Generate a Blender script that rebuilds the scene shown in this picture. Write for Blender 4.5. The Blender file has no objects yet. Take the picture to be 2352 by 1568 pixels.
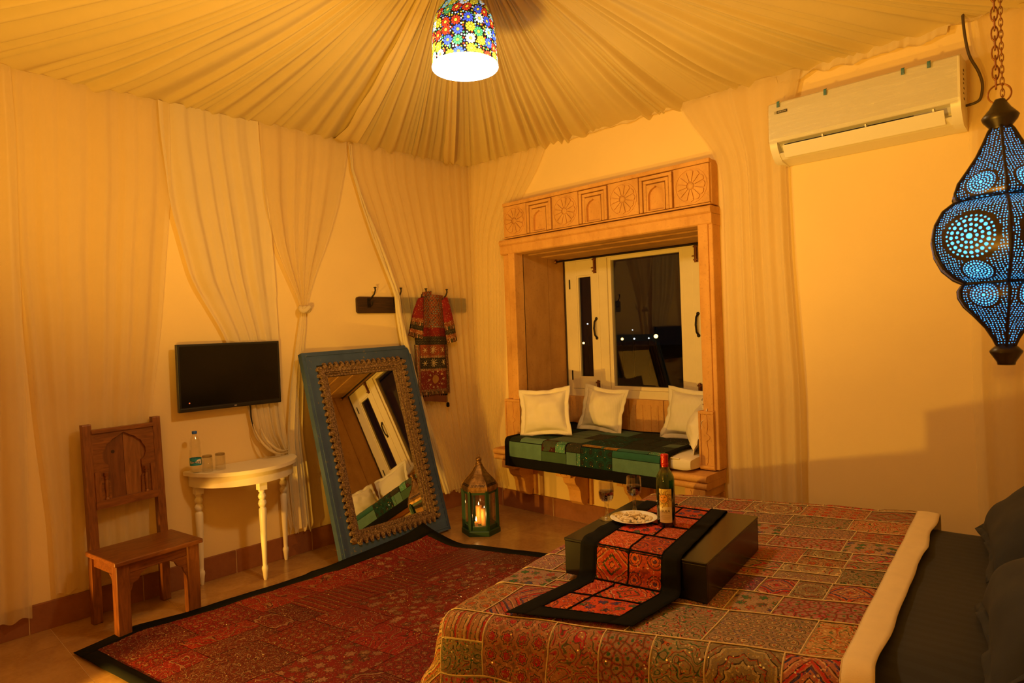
import bpy, bmesh, math, random
from mathutils import Vector, Matrix, noise
R_=random.Random(7)
pi=math.pi
sc=bpy.context.scene
C=sc.collection
# ---------------------------------------------------------------- camera
cam_d=bpy.data.cameras.new('camera'); cam=bpy.data.objects.new('camera',cam_d); C.objects.link(cam)
cam_d.sensor_width=36.0; cam_d.lens=22.651
_r=((0.72934,0.68314,-0.03712),(0.01650,0.03668,0.99919),(-0.68395,0.72937,-0.01548))   # right, up, forward
cam.matrix_world=Matrix(((_r[0][0],_r[1][0],-_r[2][0],4.488),(_r[0][1],_r[1][1],-_r[2][1],-4.248),(_r[0][2],_r[1][2],-_r[2][2],1.6),(0,0,0,1)))
cam_d.clip_start=0.02
cam_d.dof.use_dof=True; cam_d.dof.focus_distance=3.4; cam_d.dof.aperture_fstop=7.0
sc.camera=cam
# ---------------------------------------------------------------- world, lights, exposure
w=bpy.data.worlds.new('night'); sc.world=w; w.use_nodes=True
w.node_tree.nodes['Background'].inputs[0].default_value=(0.010,0.011,0.016,1); w.node_tree.nodes['Background'].inputs[1].default_value=0.12
sc.view_settings.view_transform='Standard'; sc.view_settings.look='None'
sc.view_settings.exposure=0.0; sc.view_settings.gamma=1.0; sc.view_settings.use_curve_mapping=False
sc.cycles.max_bounces=9; sc.cycles.diffuse_bounces=5; sc.cycles.glossy_bounces=4; sc.cycles.transmission_bounces=6
sc.cycles.transparent_max_bounces=16; sc.cycles.caustics_reflective=False; sc.cycles.caustics_refractive=False
sc.cycles.sample_clamp_indirect=4.0
WARM=(1.0,0.525,0.055)
def light(name,kind,loc,power,col,size=0.05,target=None,**k):
    d=bpy.data.lights.new(name,kind); d.energy=power; d.color=col
    if kind in('POINT','SPOT'): d.shadow_soft_size=size
    if kind=='AREA': d.shape='DISK'; d.size=size
    for a,b in k.items(): setattr(d,a,b)
    o=bpy.data.objects.new(name,d); C.objects.link(o); o.location=loc
    if target: o.rotation_euler=(Vector(target)-Vector(loc)).to_track_quat('-Z','Y').to_euler()
    return o
LX,LY,LZ=2.37,-2.23,2.79                     # pendant: centre of the shade's open bottom
light('pendant_bulb_light','POINT',(LX,LY,LZ-0.07),50,(1.0,0.67,0.25),0.07)
light('floor_lamp_light','SPOT',(1.12,-4.30,0.22),245,WARM,0.035,target=(1.95,0.0,0.85),spot_size=math.radians(74),spot_blend=0.25)
light('doorway_lamp_light','SPOT',(0.44,-4.40,0.30),120,(1.0,0.44,0.05),0.03,target=(0.43,-3.05,0.30),spot_size=math.radians(30),spot_blend=0.3)
light('uplighter_lamp_light','SPOT',(3.3,-4.30,0.95),350,WARM,0.12,target=(2.5,-2.9,3.3),spot_size=math.radians(122),spot_blend=0.5)
# ---------------------------------------------------------------- helpers
class MB:
    """collects shapes into one mesh"""
    def __init__(s): s.v=[]; s.f=[]; s.uv=[]; s.m=[]; s.sm=[]
    def add(s,vs,fs,uvs=None,mi=0,smooth=False):
        o=len(s.v); s.v+= [tuple(p) for p in vs]
        for i,f in enumerate(fs):
            s.f.append([o+j for j in f]); s.uv.append(None if uvs is None else [uvs[j] for j in f]); s.m.append(mi); s.sm.append(smooth)
    def box(s,c,d,rz=0.0,mi=0,M=None):
        x,y,z=d[0]/2,d[1]/2,d[2]/2; ca,sa=math.cos(rz),math.sin(rz); vs=[]
        for k in (-z,z):
            for a,b in ((-x,-y),(x,-y),(x,y),(-x,y)): vs.append(Vector((c[0]+a*ca-b*sa,c[1]+a*sa+b*ca,c[2]+k)))
        if M: vs=[M@p for p in vs]
        s.add(vs,[(3,2,1,0),(4,5,6,7),(0,1,5,4),(1,2,6,5),(2,3,7,6),(3,0,4,7)],None,mi); return s
    def bx(s,x0,x1,y0,y1,z0,z1,mi=0): return s.box(((x0+x1)/2,(y0+y1)/2,(z0+z1)/2),(abs(x1-x0),abs(y1-y0),abs(z1-z0)),0,mi)
    def prism(s,poly,fn,d0,d1,mi=0,smooth=False):
        """poly in 2d, fn(a,b,d)->3d, from depth d0 to d1"""
        n=len(poly); vs=[fn(a,b,d0) for a,b in poly]+[fn(a,b,d1) for a,b in poly]
        uv=[(a,b) for a,b in poly]*2
        s.add(vs,[tuple(range(n-1,-1,-1)),tuple(range(n,2*n))],uv,mi)
        s.add(vs,[(i,(i+1)%n,n+(i+1)%n,n+i) for i in range(n)],uv,mi,smooth); return s
    def lathe(s,prof,c=(0,0,0),n=20,M=None,mi=0,cap=True,ang0=0.0,smooth=True):
        vs=[];uv=[]
        for (r,z) in prof:
            for k in range(n):
                a=ang0+2*pi*k/n; vs.append(Vector((c[0]+r*math.cos(a),c[1]+r*math.sin(a),c[2]+z)))
        if M: vs=[M@p for p in vs]
        fs=[]; 
        for i in range(len(prof)-1):
            for k in range(n): fs.append((i*n+k,i*n+(k+1)%n,(i+1)*n+(k+1)%n,(i+1)*n+k))
        s.add(vs,fs,None,mi,smooth)
        if cap:
            L=(len(prof)-1)*n
            s.add(vs,[tuple(range(n-1,-1,-1)),tuple(range(L,L+n))],None,mi)
        return s
    def tube(s,pts,r,n=8,mi=0,closed=False,cap=True):
        pts=[Vector(p) for p in pts]; N=len(pts); rs=r if isinstance(r,(list,tuple)) else [r]*N
        up=None; vs=[]
        for i,p in enumerate(pts):
            a=pts[i-1] if (i>0 or closed) else p; b=pts[(i+1)%N] if (i<N-1 or closed) else p
            t=(b-a).normalized()
            if up is None: up=t.orthogonal().normalized()
            up=(up-t*up.dot(t)); up=up.normalized() if up.length>1e-6 else t.orthogonal().normalized()
            q=t.cross(up)
            for k in range(n):
                th=2*pi*k/n; vs.append(p+(up*math.cos(th)+q*math.sin(th))*rs[i])
        M=N if closed else N-1; fs=[]
        for i in range(M):
            for k in range(n):
                j=(i+1)%N; fs.append((i*n+k,i*n+(k+1)%n,j*n+(k+1)%n,j*n+k))
        s.add(vs,fs,None,mi,True)
        if cap and not closed: s.add(vs,[tuple(range(n-1,-1,-1)),tuple(range((N-1)*n,N*n))],None,mi)
        return s
    def grid(s,fn,nu,nv,mi=0,uvf=None,flip=False,smooth=True):
        vs=[];uv=[]
        for j in range(nv+1):
            for i in range(nu+1):
                u,v=i/nu,j/nv; vs.append(fn(u,v)); uv.append(uvf(u,v) if uvf else (u,v))
        W=nu+1; fs=[]
        for j in range(nv):
            for i in range(nu):
                q=(j*W+i,j*W+i+1,(j+1)*W+i+1,(j+1)*W+i); fs.append(q[::-1] if flip else q)
        s.add(vs,fs,uv,mi,smooth); return s
    def sphere(s,c,r,n=12,sx=1,sy=1,sz=1,mi=0):
        m=max(4,n//2); prof=[]
        for j in range(m+1):
            a=-pi/2+pi*j/m; prof.append((max(1e-4,math.cos(a)*r),math.sin(a)*r))
        vs=[];
        for (rr,z) in prof:
            for k in range(n): vs.append((c[0]+sx*rr*math.cos(2*pi*k/n),c[1]+sy*rr*math.sin(2*pi*k/n),c[2]+sz*z))
        fs=[(i*n+k,i*n+(k+1)%n,(i+1)*n+(k+1)%n,(i+1)*n+k) for i in range(m) for k in range(n)]
        s.add(vs,fs,None,mi,True); return s
    def mesh(s,name,mats,off=None):
        me=bpy.data.meshes.new(name); vs=s.v if off is None else [(p[0]-off[0],p[1]-off[1],p[2]-off[2]) for p in s.v]
        me.from_pydata(vs,[],s.f)
        for m in (mats if isinstance(mats,(list,tuple)) else [mats]): me.materials.append(m)
        me.polygons.foreach_set('material_index',s.m); me.polygons.foreach_set('use_smooth',s.sm)
        if any(u is not None for u in s.uv):
            l=me.uv_layers.new(name='UVMap'); k=0
            for fi,f in enumerate(s.f):
                u=s.uv[fi]
                for j in range(len(f)):
                    l.data[k].uv=u[j] if u else (0,0)
                    k+=1
        me.update(); return me
def link(name,me,parent=None):
    o=bpy.data.objects.new(name,me); C.objects.link(o)
    if parent: o.parent=parent
    return o
def tag(o,label=None,cat=None,group=None,kind=None):
    if label: o['label']=label
    if cat: o['category']=cat
    if group: o['group']=group
    if kind: o['kind']=kind
    return o
def thing(name,loc,label,cat,group=None,rz=0.0,kind=None):
    o=bpy.data.objects.new(name,None); C.objects.link(o); o.location=loc; o.rotation_euler=(0,0,rz); o.empty_display_size=0.05
    return tag(o,label,cat,group,kind)
def wl(o):
    l=Vector((0,0,0))
    while o: l=l+o.location; o=o.parent
    return l
def part(name,mb,mats,root,local=False,bevel=0,label=None,solid=0,subsurf=0,kind=None):
    """a part mesh; vertices given in world coordinates (roots without rotation) unless local"""
    off=None if (local or root is None) else wl(root)
    o=link(name,mb.mesh(name,mats,off),root)
    finish(o,bevel,solid,subsurf)
    return tag(o,label,None,None,kind)
def finish(o,bevel=0,solid=0,subsurf=0):
    if subsurf: m=o.modifiers.new('s','SUBSURF'); m.levels=m.render_levels=subsurf
    if solid: m=o.modifiers.new('t','SOLIDIFY'); m.thickness=solid; m.offset=0
    if bevel: m=o.modifiers.new('b','BEVEL'); m.width=bevel; m.segments=2; m.limit_method='ANGLE'; m.angle_limit=0.7
def clone(o,parent=None):
    c=o.copy(); C.objects.link(c); c.parent=parent
    for ch in list(o.children): clone(ch,c)
    return c
def lerp(a,b,t): return a+(b-a)*t
def interp(rows,z):
    """rows sorted by first item descending; linear interpolation of the rest"""
    if z>=rows[0][0]: return rows[0][1:]
    for a,b in zip(rows,rows[1:]):
        if z>=b[0]:
            t=(a[0]-z)/(a[0]-b[0]); t2=t
            return tuple(lerp(p,q,t2) for p,q in zip(a[1:],b[1:]))
    return rows[-1][1:]
# ---------------------------------------------------------------- node helper
class N:
    def __init__(s,name):
        s.mat=bpy.data.materials.new(name); s.mat.use_nodes=True; s.t=s.mat.node_tree; s.t.nodes.clear()
        s.out=s.t.nodes.new('ShaderNodeOutputMaterial')
    def n(s,typ,ins=None,**props):
        x=s.t.nodes.new('ShaderNode'+typ)
        for k,v in props.items(): setattr(x,k,v)
        if ins:
            for k,v in ins.items(): s.set(x.inputs[k],v)
        return x
    def set(s,sock,v):
        if isinstance(v,bpy.types.NodeSocket): s.t.links.new(v,sock)
        elif hasattr(sock,'default_value'):
            if sock.type=='RGBA' and isinstance(v,(tuple,list)) and len(v)==3: v=(*v,1)
            sock.default_value=v
    def m(s,op,a,b=0.0,c=None):
        x=s.n('Math',operation=op); s.set(x.inputs[0],a); s.set(x.inputs[1],b)
        if c is not None: s.set(x.inputs[2],c)
        return x.outputs[0]
    def vm(s,op,a,b=None,out=0):
        x=s.n('VectorMath',operation=op); s.set(x.inputs[0],a)
        if b is not None: s.set(x.inputs[1],b)
        return x.outputs[out]
    def coord(s,kind='Object'): return s.n('TexCoord').outputs[kind]
    def sep(s,v): x=s.n('SeparateXYZ',{0:v}); return x.outputs
    def comb(s,x,y,z=0.0): return s.n('CombineXYZ',{0:x,1:y,2:z}).outputs[0]
    def noise(s,v,scale,detail=3,rough=0.55,out=0,dist=0.0):
        return s.n('TexNoise',{'Vector':v,'Scale':scale,'Detail':detail,'Roughness':rough,'Distortion':dist}).outputs[out]
    def vor(s,v,scale,feature='F1',rand=1.0,dim='3D',out='Distance'):
        x=s.n('TexVoronoi',feature=feature,voronoi_dimensions=dim); s.set(x.inputs['Vector'],v); s.set(x.inputs['Scale'],scale); s.set(x.inputs['Randomness'],rand)
        return x if out is None else x.outputs[out]
    def ramp(s,f,stops,interp='LINEAR'):
        x=s.n('ValToRGB'); cr=x.color_ramp; cr.interpolation=interp
        while len(cr.elements)>1: cr.elements.remove(cr.elements[-1])
        cr.elements[0].position=stops[0][0]; cr.elements[0].color=col4(stops[0][1])
        for p,c in stops[1:]:
            e=cr.elements.new(p); e.color=col4(c)
        s.set(x.inputs[0],f); return x.outputs[0]
    def mix(s,f,a,b,mode='MIX'):
        x=s.n('Mix',data_type='RGBA',blend_type=mode); s.set(x.inputs[0],f); s.set(x.inputs[6],a); s.set(x.inputs[7],b); return x.outputs[2]
    def band(s,x,lo,hi):
        return s.m('MULTIPLY',s.m('GREATER_THAN',x,lo),s.m('LESS_THAN',x,hi))
    def bump(s,h,strength=0.3,dist=0.01): return s.n('Bump',{'Height':h,'Strength':strength,'Distance':dist}).outputs[0]
    def rnd(s): return s.n('ObjectInfo').outputs['Random']
    def pbsdf(s,col,rough=0.6,metal=0.0,normal=None,**k):
        x=s.n('BsdfPrincipled',{'Base Color':col,'Roughness':rough,'Metallic':metal})
        if normal is not None: s.set(x.inputs['Normal'],normal)
        for a,b in k.items(): s.set(x.inputs[a.replace('_',' ')],b)
        return x.outputs[0]
    def done(s,sh): s.t.links.new(sh,s.out.inputs[0]); return s.mat
def col4(c): return (c[0],c[1],c[2],1) if len(c)==3 else c
def flat(name,col,rough=0.6,metal=0.0,var=0.10,scale=30,bump=0.0,bscale=None,spec=0.5,**k):
    g=N(name); v=g.coord(); nz=g.noise(v,scale,4)
    c=g.mix(g.m('MULTIPLY',nz,1.0),tuple(x*(1-var) for x in col),tuple(min(1,x*(1+var)) for x in col))
    nm=g.bump(g.noise(v,bscale or scale*4,3),bump,0.004) if bump else None
    return g.done(g.pbsdf(c,rough,metal,nm,Specular_IOR_Level=spec,**k))
def emis(name,col,st):
    g=N(name); return g.done(g.n('Emission',{'Color':col,'Strength':st}).outputs[0])
def glassmat(name,tint=(1,1,1),rough=0.0,refl=0.10,trans=0.95,k=0.55):
    g=N(name); tr=g.n('BsdfTransparent',{'Color':tuple(x*trans for x in tint)}); gl=g.n('BsdfGlossy',{'Color':(1,1,1),'Roughness':rough})
    lw=g.n('LayerWeight',{'Blend':0.25}); f=g.m('ADD',g.m('MULTIPLY',lw.outputs['Facing'],k),refl*0.6)
    mx=g.n('MixShader',{0:f}); g.t.links.new(tr.outputs[0],mx.inputs[1]); g.t.links.new(gl.outputs[0],mx.inputs[2])
    return g.done(mx.outputs[0])
def woodmat(name,c1,c2,axis='x',rough=0.45,scale=6,bump=0.15,stretch=8):
    g=N(name); v=g.coord(); mp=g.n('Mapping',{'Vector':v}); s_={'x':(1,stretch,stretch),'y':(stretch,1,stretch),'z':(stretch,stretch,1)}[axis]
    mp.inputs['Scale'].default_value=s_
    a=g.noise(mp.outputs[0],scale,6,0.6,dist=1.2); b=g.noise(v,scale*0.8,3)
    f=g.m('ADD',g.m('MULTIPLY',a,0.75),g.m('MULTIPLY',b,0.25)); c=g.ramp(f,[(0.33,c1),(0.5,tuple(lerp(p,q,0.5) for p,q in zip(c1,c2))),(0.66,c2)])
    kn=g.vor(v,5.0); c=g.mix(g.m('LESS_THAN',kn,0.06),c,tuple(x*0.35 for x in c1))
    return g.done(g.pbsdf(c,rough,0,g.bump(a,bump,0.004)))
# fabrics ------------------------------------------------------------------
def sheer(name,col,alpha,transl=0.45):
    g=N(name); v=g.coord(); nz=g.noise(v,9,3); c=g.mix(nz,tuple(x*0.93 for x in col),col)
    wv=g.noise(v,260,2); nm=g.bump(wv,0.08,0.002)
    d=g.n('BsdfDiffuse',{'Color':c,'Normal':nm}); t=g.n('BsdfTranslucent',{'Color':c}); mx=g.n('MixShader',{0:transl})
    g.t.links.new(d.outputs[0],mx.inputs[1]); g.t.links.new(t.outputs[0],mx.inputs[2])
    if alpha>=1: return g.done(mx.outputs[0])
    tr=g.n('BsdfTransparent'); lw=g.n('LayerWeight',{'Blend':0.5})
    a=g.m('ADD',g.m('MULTIPLY',lw.outputs['Facing'],0.4),alpha); a=g.m('MINIMUM',a,1.0)
    m2=g.n('MixShader',{0:a}); g.t.links.new(tr.outputs[0],m2.inputs[1]); g.t.links.new(mx.outputs[0],m2.inputs[2])
    return g.done(m2.outputs[0])
def cloth(name,col,var=0.12,rough=0.85,weave=350,bump=0.25,stripe=None,sheen=0.15,spec=0.4):
    g=N(name); v=g.coord(); nz=g.noise(v,14,4); c=g.mix(nz,tuple(x*(1-var) for x in col),tuple(min(1,x*(1+var)) for x in col))
    if stripe:
        x=g.sep(v)[stripe[0]]; f=g.m('GREATER_THAN',g.m('SINE',g.m('MULTIPLY',x,2*pi/stripe[1])),0.0); c=g.mix(g.m('MULTIPLY',f,stripe[2]),c,stripe[3])
    return g.done(g.pbsdf(c,rough,0,g.bump(g.noise(v,weave,2),bump,0.002),Sheen_Weight=sheen,Specular_IOR_Level=spec))
M={}
M['plaster']=flat('plaster_wall',(0.80,0.62,0.32),0.85,0,0.05,3,0.12,60,0.2)
M['fabric_tent']=sheer('tent_fabric',(0.86,0.71,0.38),1.0,0.16)
M['sheer']=sheer('sheer_curtain',(0.87,0.74,0.47),0.60,0.40)
M['sheer_thin']=sheer('thin_sheer_curtain',(0.87,0.74,0.47),0.40,0.42)
M['sheer_dense']=sheer('gathered_curtain',(0.88,0.77,0.53),0.92,0.35)
M['white_paint']=flat('white_paint',(0.80,0.74,0.62),0.42,0,0.05,8,0.05,40)
M['cream_paint']=flat('cream_joinery_paint',(0.78,0.68,0.47),0.45,0,0.07,9,0.06,40)
M['cotton']=cloth('white_cotton',(0.80,0.75,0.64),0.05,0.85,420,0.2,None)
M['cotton_stripe']=cloth('white_striped_cotton',(0.80,0.75,0.64),0.04,0.8,420,0.2,(0,0.012,0.35,(0.68,0.63,0.53)))
M['linen']=cloth('cream_linen',(0.72,0.60,0.38),0.10,0.9,300,0.3)
M['black_cloth']=cloth('black_cloth',(0.0085,0.0085,0.008),0.2,0.95,300,0.2,None,0.0,0.08)
M['sheet']=cloth('charcoal_sheet',(0.022,0.025,0.036),0.15,0.75,300,0.15,(1,0.05,0.5,(0.015,0.017,0.025)),0.02)
M['pillow_dark']=cloth('charcoal_pillow',(0.024,0.028,0.040),0.18,0.85,300,0.15,None,0.03)
M['black_metal']=flat('dark_iron',(0.025,0.018,0.013),0.45,0.7,0.3,30,0.1)
M['rust_metal']=flat('rusty_brass',(0.22,0.085,0.025),0.4,0.7,0.4,40,0.1)
M['black_plastic']=flat('black_plastic',(0.010,0.010,0.011),0.35,0,0.1)
M['screen']=flat('dark_screen',(0.006,0.006,0.006),0.12,0,0.0,spec=0.35)
M['white_plastic']=flat('white_plastic',(0.80,0.76,0.68),0.35,0,0.02)
M['mirror']=N('mirror_glass'); M['mirror']=M['mirror'].done(M['mirror'].pbsdf((0.86,0.86,0.84),0.015,1.0))
M['glass']=glassmat('clear_glass',(1,0.99,0.97),0.0,0.10,0.97)
M['pane']=glassmat('window_glass',(0.95,0.97,0.97),0.0,0.05,0.9,0.12)
M['cord_cotton']=cloth('cotton_cord',(0.62,0.48,0.27),0.2,0.9,300,0.3)
# ================================================================ structure
RX,RY,WZ=4.75,-4.50,3.17
M['tile']=None
def tilemat(name,c1,c2,rough,scale=5):
    g=N(name); v=g.coord(); r=g.rnd(); p=g.vm('ADD',v,g.comb(g.m('MULTIPLY',r,31.0),g.m('MULTIPLY',r,17.0),0.0))
    a=g.noise(p,scale,6,0.65,dist=0.6); b=g.noise(p,scale*9,3)
    f=g.m('ADD',g.m('MULTIPLY',a,0.75),g.m('MULTIPLY',b,0.25)); c=g.ramp(f,[(0.32,c1),(0.68,c2)])
    c=g.mix(g.m('MULTIPLY',r,0.22),c,c1)
    ro=g.m('ADD',g.m('MULTIPLY',a,0.18),rough)
    return g.done(g.pbsdf(c,ro,0,g.bump(b,0.06,0.002)))
M['floor_tile']=tilemat('polished_sandstone_tile',(0.30,0.155,0.055),(0.47,0.275,0.10),0.12)
M['base_tile']=tilemat('red_sandstone_tile',(0.20,0.065,0.024),(0.30,0.11,0.04),0.5,4)
M['grout']=flat('grout',(0.55,0.38,0.20),0.9,0,0.1,20)
mb=MB(); mb.bx(-0.3,RX+0.3,RY-0.3,0.9,-0.16,-0.0012); floor=tag(link('floor',mb.mesh('floor',M['grout'])),kind='structure')
xs=[0.0,0.292]+[0.292+0.59*k for k in range(1,8)]+[RX]; ys=[0.0,-0.50]+[-0.50-0.585*k for k in range(1,7)]+[RY]
for i in range(len(xs)-1):
    for j in range(len(ys)-1):
        t=MB(); t.bx(xs[i]+0.0015,xs[i+1]-0.0015,ys[j+1]+0.0015,ys[j]-0.0015,-0.014,0.0)
        cx,cy=(xs[i]+xs[i+1])/2,(ys[j]+ys[j+1])/2; t.v=[(p[0]-cx,p[1]-cy,p[2]) for p in t.v]
        o=link('tile',t.mesh('tile',M['floor_tile']),floor); o.location=(cx,cy,0)
def struct(name,mb,mat,bevel=0):
    o=link(name,mb.mesh(name,mat)); finish(o,bevel); return tag(o,kind='structure')
# walls; the window wall is built around the niche opening x 0.60-2.49, z 0.55-2.45
NX0,NX1,ND=0.685,2.405,0.56
struct('wall_left',MB().bx(-0.2,0,RY,0.0,0,3.6),M['plaster'])
mb=MB(); mb.bx(-0.2,NX0-0.05,0,0.75,0,3.6); mb.bx(NX1+0.05,RX+0.2,0,0.75,0,3.6); mb.bx(NX0-0.05,NX1+0.05,0,0.75,2.30,3.6); mb.bx(NX0-0.05,NX1+0.05,0,0.75,0,0.58)
struct('wall_window',mb,M['plaster'])
struct('wall_right',MB().bx(RX,RX+0.2,RY,0.0,0,3.6),M['plaster'])
struct('wall_near',MB().bx(-0.2,RX+0.2,RY-0.2,RY,0,3.6),M['plaster'])
def baseboard(name,fn,a,b,js):
    mb=MB(); pts=[a]+js+[b]
    fn(mb,a,b,0.0165,0.156); o=struct(name,mb,M['grout'])
    for p,q in zip(pts,pts[1:]):
        t=MB(); fn(t,p+0.0015,q-0.0015,0.018,0.158)
        k=link('tile',t.mesh('tile',M['base_tile']),o); finish(k,0.003)
baseboard('baseboard_left',lambda m,a,b,d,h:m.bx(0.0,d,a,b,0.0,h),RY,0.0,[-4.10,-3.52,-2.937,-2.351,-1.775,-1.19,-0.60])
baseboard('baseboard_window',lambda m,a,b,d,h:m.bx(a,b,-d,0.0,0.0,h),0.02,RX,[0.33,0.814+0.12,1.503,2.09,2.68,3.27,3.86])
# ---------------------------------------------------------------- tent ceiling (one continuous pleated cloth)
AP=Vector((LX,LY,3.46))
def perim(a):
    """a in 0..1 round the wall tops"""
    L=2*(RX-RY); d=a*L
    for (p,q) in (((0,0),(RX,0)),((RX,0),(RX,RY)),((RX,RY),(0,RY)),((0,RY),(0,0))):
        l=math.hypot(q[0]-p[0],q[1]-p[1])
        if d<=l+1e-9: return (lerp(p[0],q[0],d/l),lerp(p[1],q[1],d/l))
        d-=l
    return (0,0)
rr=random.Random(3); folds=[]; a=0.0
while a<1.0:
    w_=rr.choice([0.0022,0.0036,0.0050,0.0072,0.0100])*rr.uniform(0.8,1.2); folds.append((a,w_,rr.uniform(0.35,1.0),rr.uniform(0.25,0.75))); a+=w_
def pleat(a):
    for f in folds:
        if a<f[0]+f[1]:
            t=(a-f[0])/f[1]; k=f[3]
            s_=t/k if t<k else (1-t)/(1-k)
            return f[2]*(s_*s_*(3-2*s_)), f[1]/0.006
    return 0.0,0.3
NA,NR=1500,22
fidx=0; vs=[];uv=[]
pl=[]
for i in range(NA):
    a=i/NA
    while fidx<len(folds)-1 and a>=folds[fidx][0]+folds[fidx][1]: fidx+=1
    f=folds[fidx]; t=(a-f[0])/f[1]; k=f[3]; s_=t/k if t<k else max(0,(1-t)/(1-k)); pl.append((f[2]*s_*s_*(3-2*s_),f[1]/0.008))
mb=MB()
for j in range(NR+1):
    t=(j/NR)**0.9
    for i in range(NA):
        a=i/NA; px,py=perim(a)
        ring=0.05; ang=math.atan2(py-LY,px-LX)
        x=lerp(LX+ring*math.cos(ang),px,t); y=lerp(LY+ring*math.sin(ang),py,t)
        z=lerp(AP.z,WZ+0.005,t**1.02)-0.05*math.sin(pi*t)**1.0*(0.7+0.6*noise.noise((a*9,1.3,0)))
        A=(0.006+0.095*t**0.8*(1-0.45*t**8))*(0.55+0.45*pl[i][1])*(0.75+0.6*noise.noise((a*40,t*2.0,5)))
        z-=pl[i][0]*A
        x+=0.02*noise.noise((a*70,t*3,2))*t*(1-t)*2; y+=0.02*noise.noise((a*70,t*3,9))*t*(1-t)*2
        vs.append((x,y,z))
fs=[]
for j in range(NR):
    for i in range(NA):
        i2=(i+1)%NA; fs.append((j*NA+i,(j+1)*NA+i,(j+1)*NA+i2,j*NA+i2))
mb.add(vs,fs,None,0,True)
struct('ceiling',mb,M['fabric_tent'])
# overlapping cloth seams running down from the peak
ceil_o=bpy.data.objects['ceiling']
for (ex,ey,wd,sg) in ((0.0,-1.36,0.16,1),(0.0,-0.24,0.10,1)):
    dx,dy=ex-LX,ey-LY; ln=math.hypot(dx,dy); tx,ty=-dy/ln*sg,dx/ln*sg
    def flap(u,v):
        t=lerp(0.06,0.985,v)**0.9; x=lerp(LX,ex,t); y=lerp(LY,ey,t); z=lerp(AP.z,WZ+0.005,t**1.02)-0.05*math.sin(pi*t)
        w_=wd*(0.25+0.75*t)*(1+0.25*noise.noise((v*7,ey,1))*u); o=(u-0.5)*w_
        d=0.012+(0.095*t**0.8*(1-0.45*t**8))*0.75+0.016*math.sin(u*9+v*2)*(1-v*0.3)+0.020*u*math.sin(pi*min(1,v*1.1))
        return (x+tx*o,y+ty*o,z-d*(1-max(0,(v-0.93)/0.07)*0.7))
    link('cloth_seam',MB().grid(flap,10,60).mesh('cloth_seam',M['fabric_tent']),ceil_o)
# gathered hem where tent meets the walls
mb=MB()
def hem(u,v,axis):
    L=-RY if axis=='y' else RX
    d=u*L; f=noise.noise((d*16,3.0,axis=='x'))+0.6*noise.noise((d*38,7.0,axis=='x'))
    amp=0.006 if axis=='y' else (0.010 if d<1.3 else (0.016 if d<2.35 else 0.026))
    h=0.012 if axis=='y' else (0.014 if d<1.25 else (0.035 if d<2.3 else 0.075 if 2.95<d<3.85 else 0.03))
    h*=(1+0.55*noise.noise((d*9,11,0)))
    o=0.012+amp*(0.4+f)*(0.35+v)+amp*v
    z=WZ+0.012-v*h-0.25*h*math.sin(pi*v)
    return (o,-d,z) if axis=='y' else (d,-o,z)
mb.grid(lambda u,v:hem(u,v,'y'),420,4); mb.grid(lambda u,v:hem(u,v,'x'),520,4,flip=True)
struct('trim_2',mb,M['sheer_dense'])
# ---------------------------------------------------------------- sandstone window surround
def stonemat(name,c1,c2,sc_=4):
    g=N(name); v=g.coord(); a=g.noise(v,sc_,6,0.6,dist=1.0); b=g.noise(v,60,4)
    mp=g.n('Mapping',{'Vector':v}); mp.inputs['Scale'].default_value=(1,1,0.35)
    st=g.noise(mp.outputs[0],9,5); f=g.m('ADD',g.m('MULTIPLY',a,0.5),g.m('MULTIPLY',st,0.5))
    c=g.ramp(f,[(0.34,c1),(0.5,tuple(lerp(p,q,0.6) for p,q in zip(c1,c2))),(0.66,c2)])
    c=g.mix(g.m('MULTIPLY',g.m('GREATER_THAN',b,0.62),0.25),c,tuple(x*0.6 for x in c1))
    return g.done(g.pbsdf(c,0.8,0,g.bump(b,0.25,0.004)))
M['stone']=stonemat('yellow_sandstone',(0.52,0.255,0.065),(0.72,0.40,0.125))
M['stone_dark']=stonemat('shaded_sandstone_jamb',(0.40,0.20,0.06),(0.56,0.31,0.105),3)  # same sandstone darkened: shade inside the niche put into the colour
sur=thing('trim_1',(1.545,0.0,0.59),'carved yellow sandstone surround framing the window seat',None,kind='structure')
FY=-0.13
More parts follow.
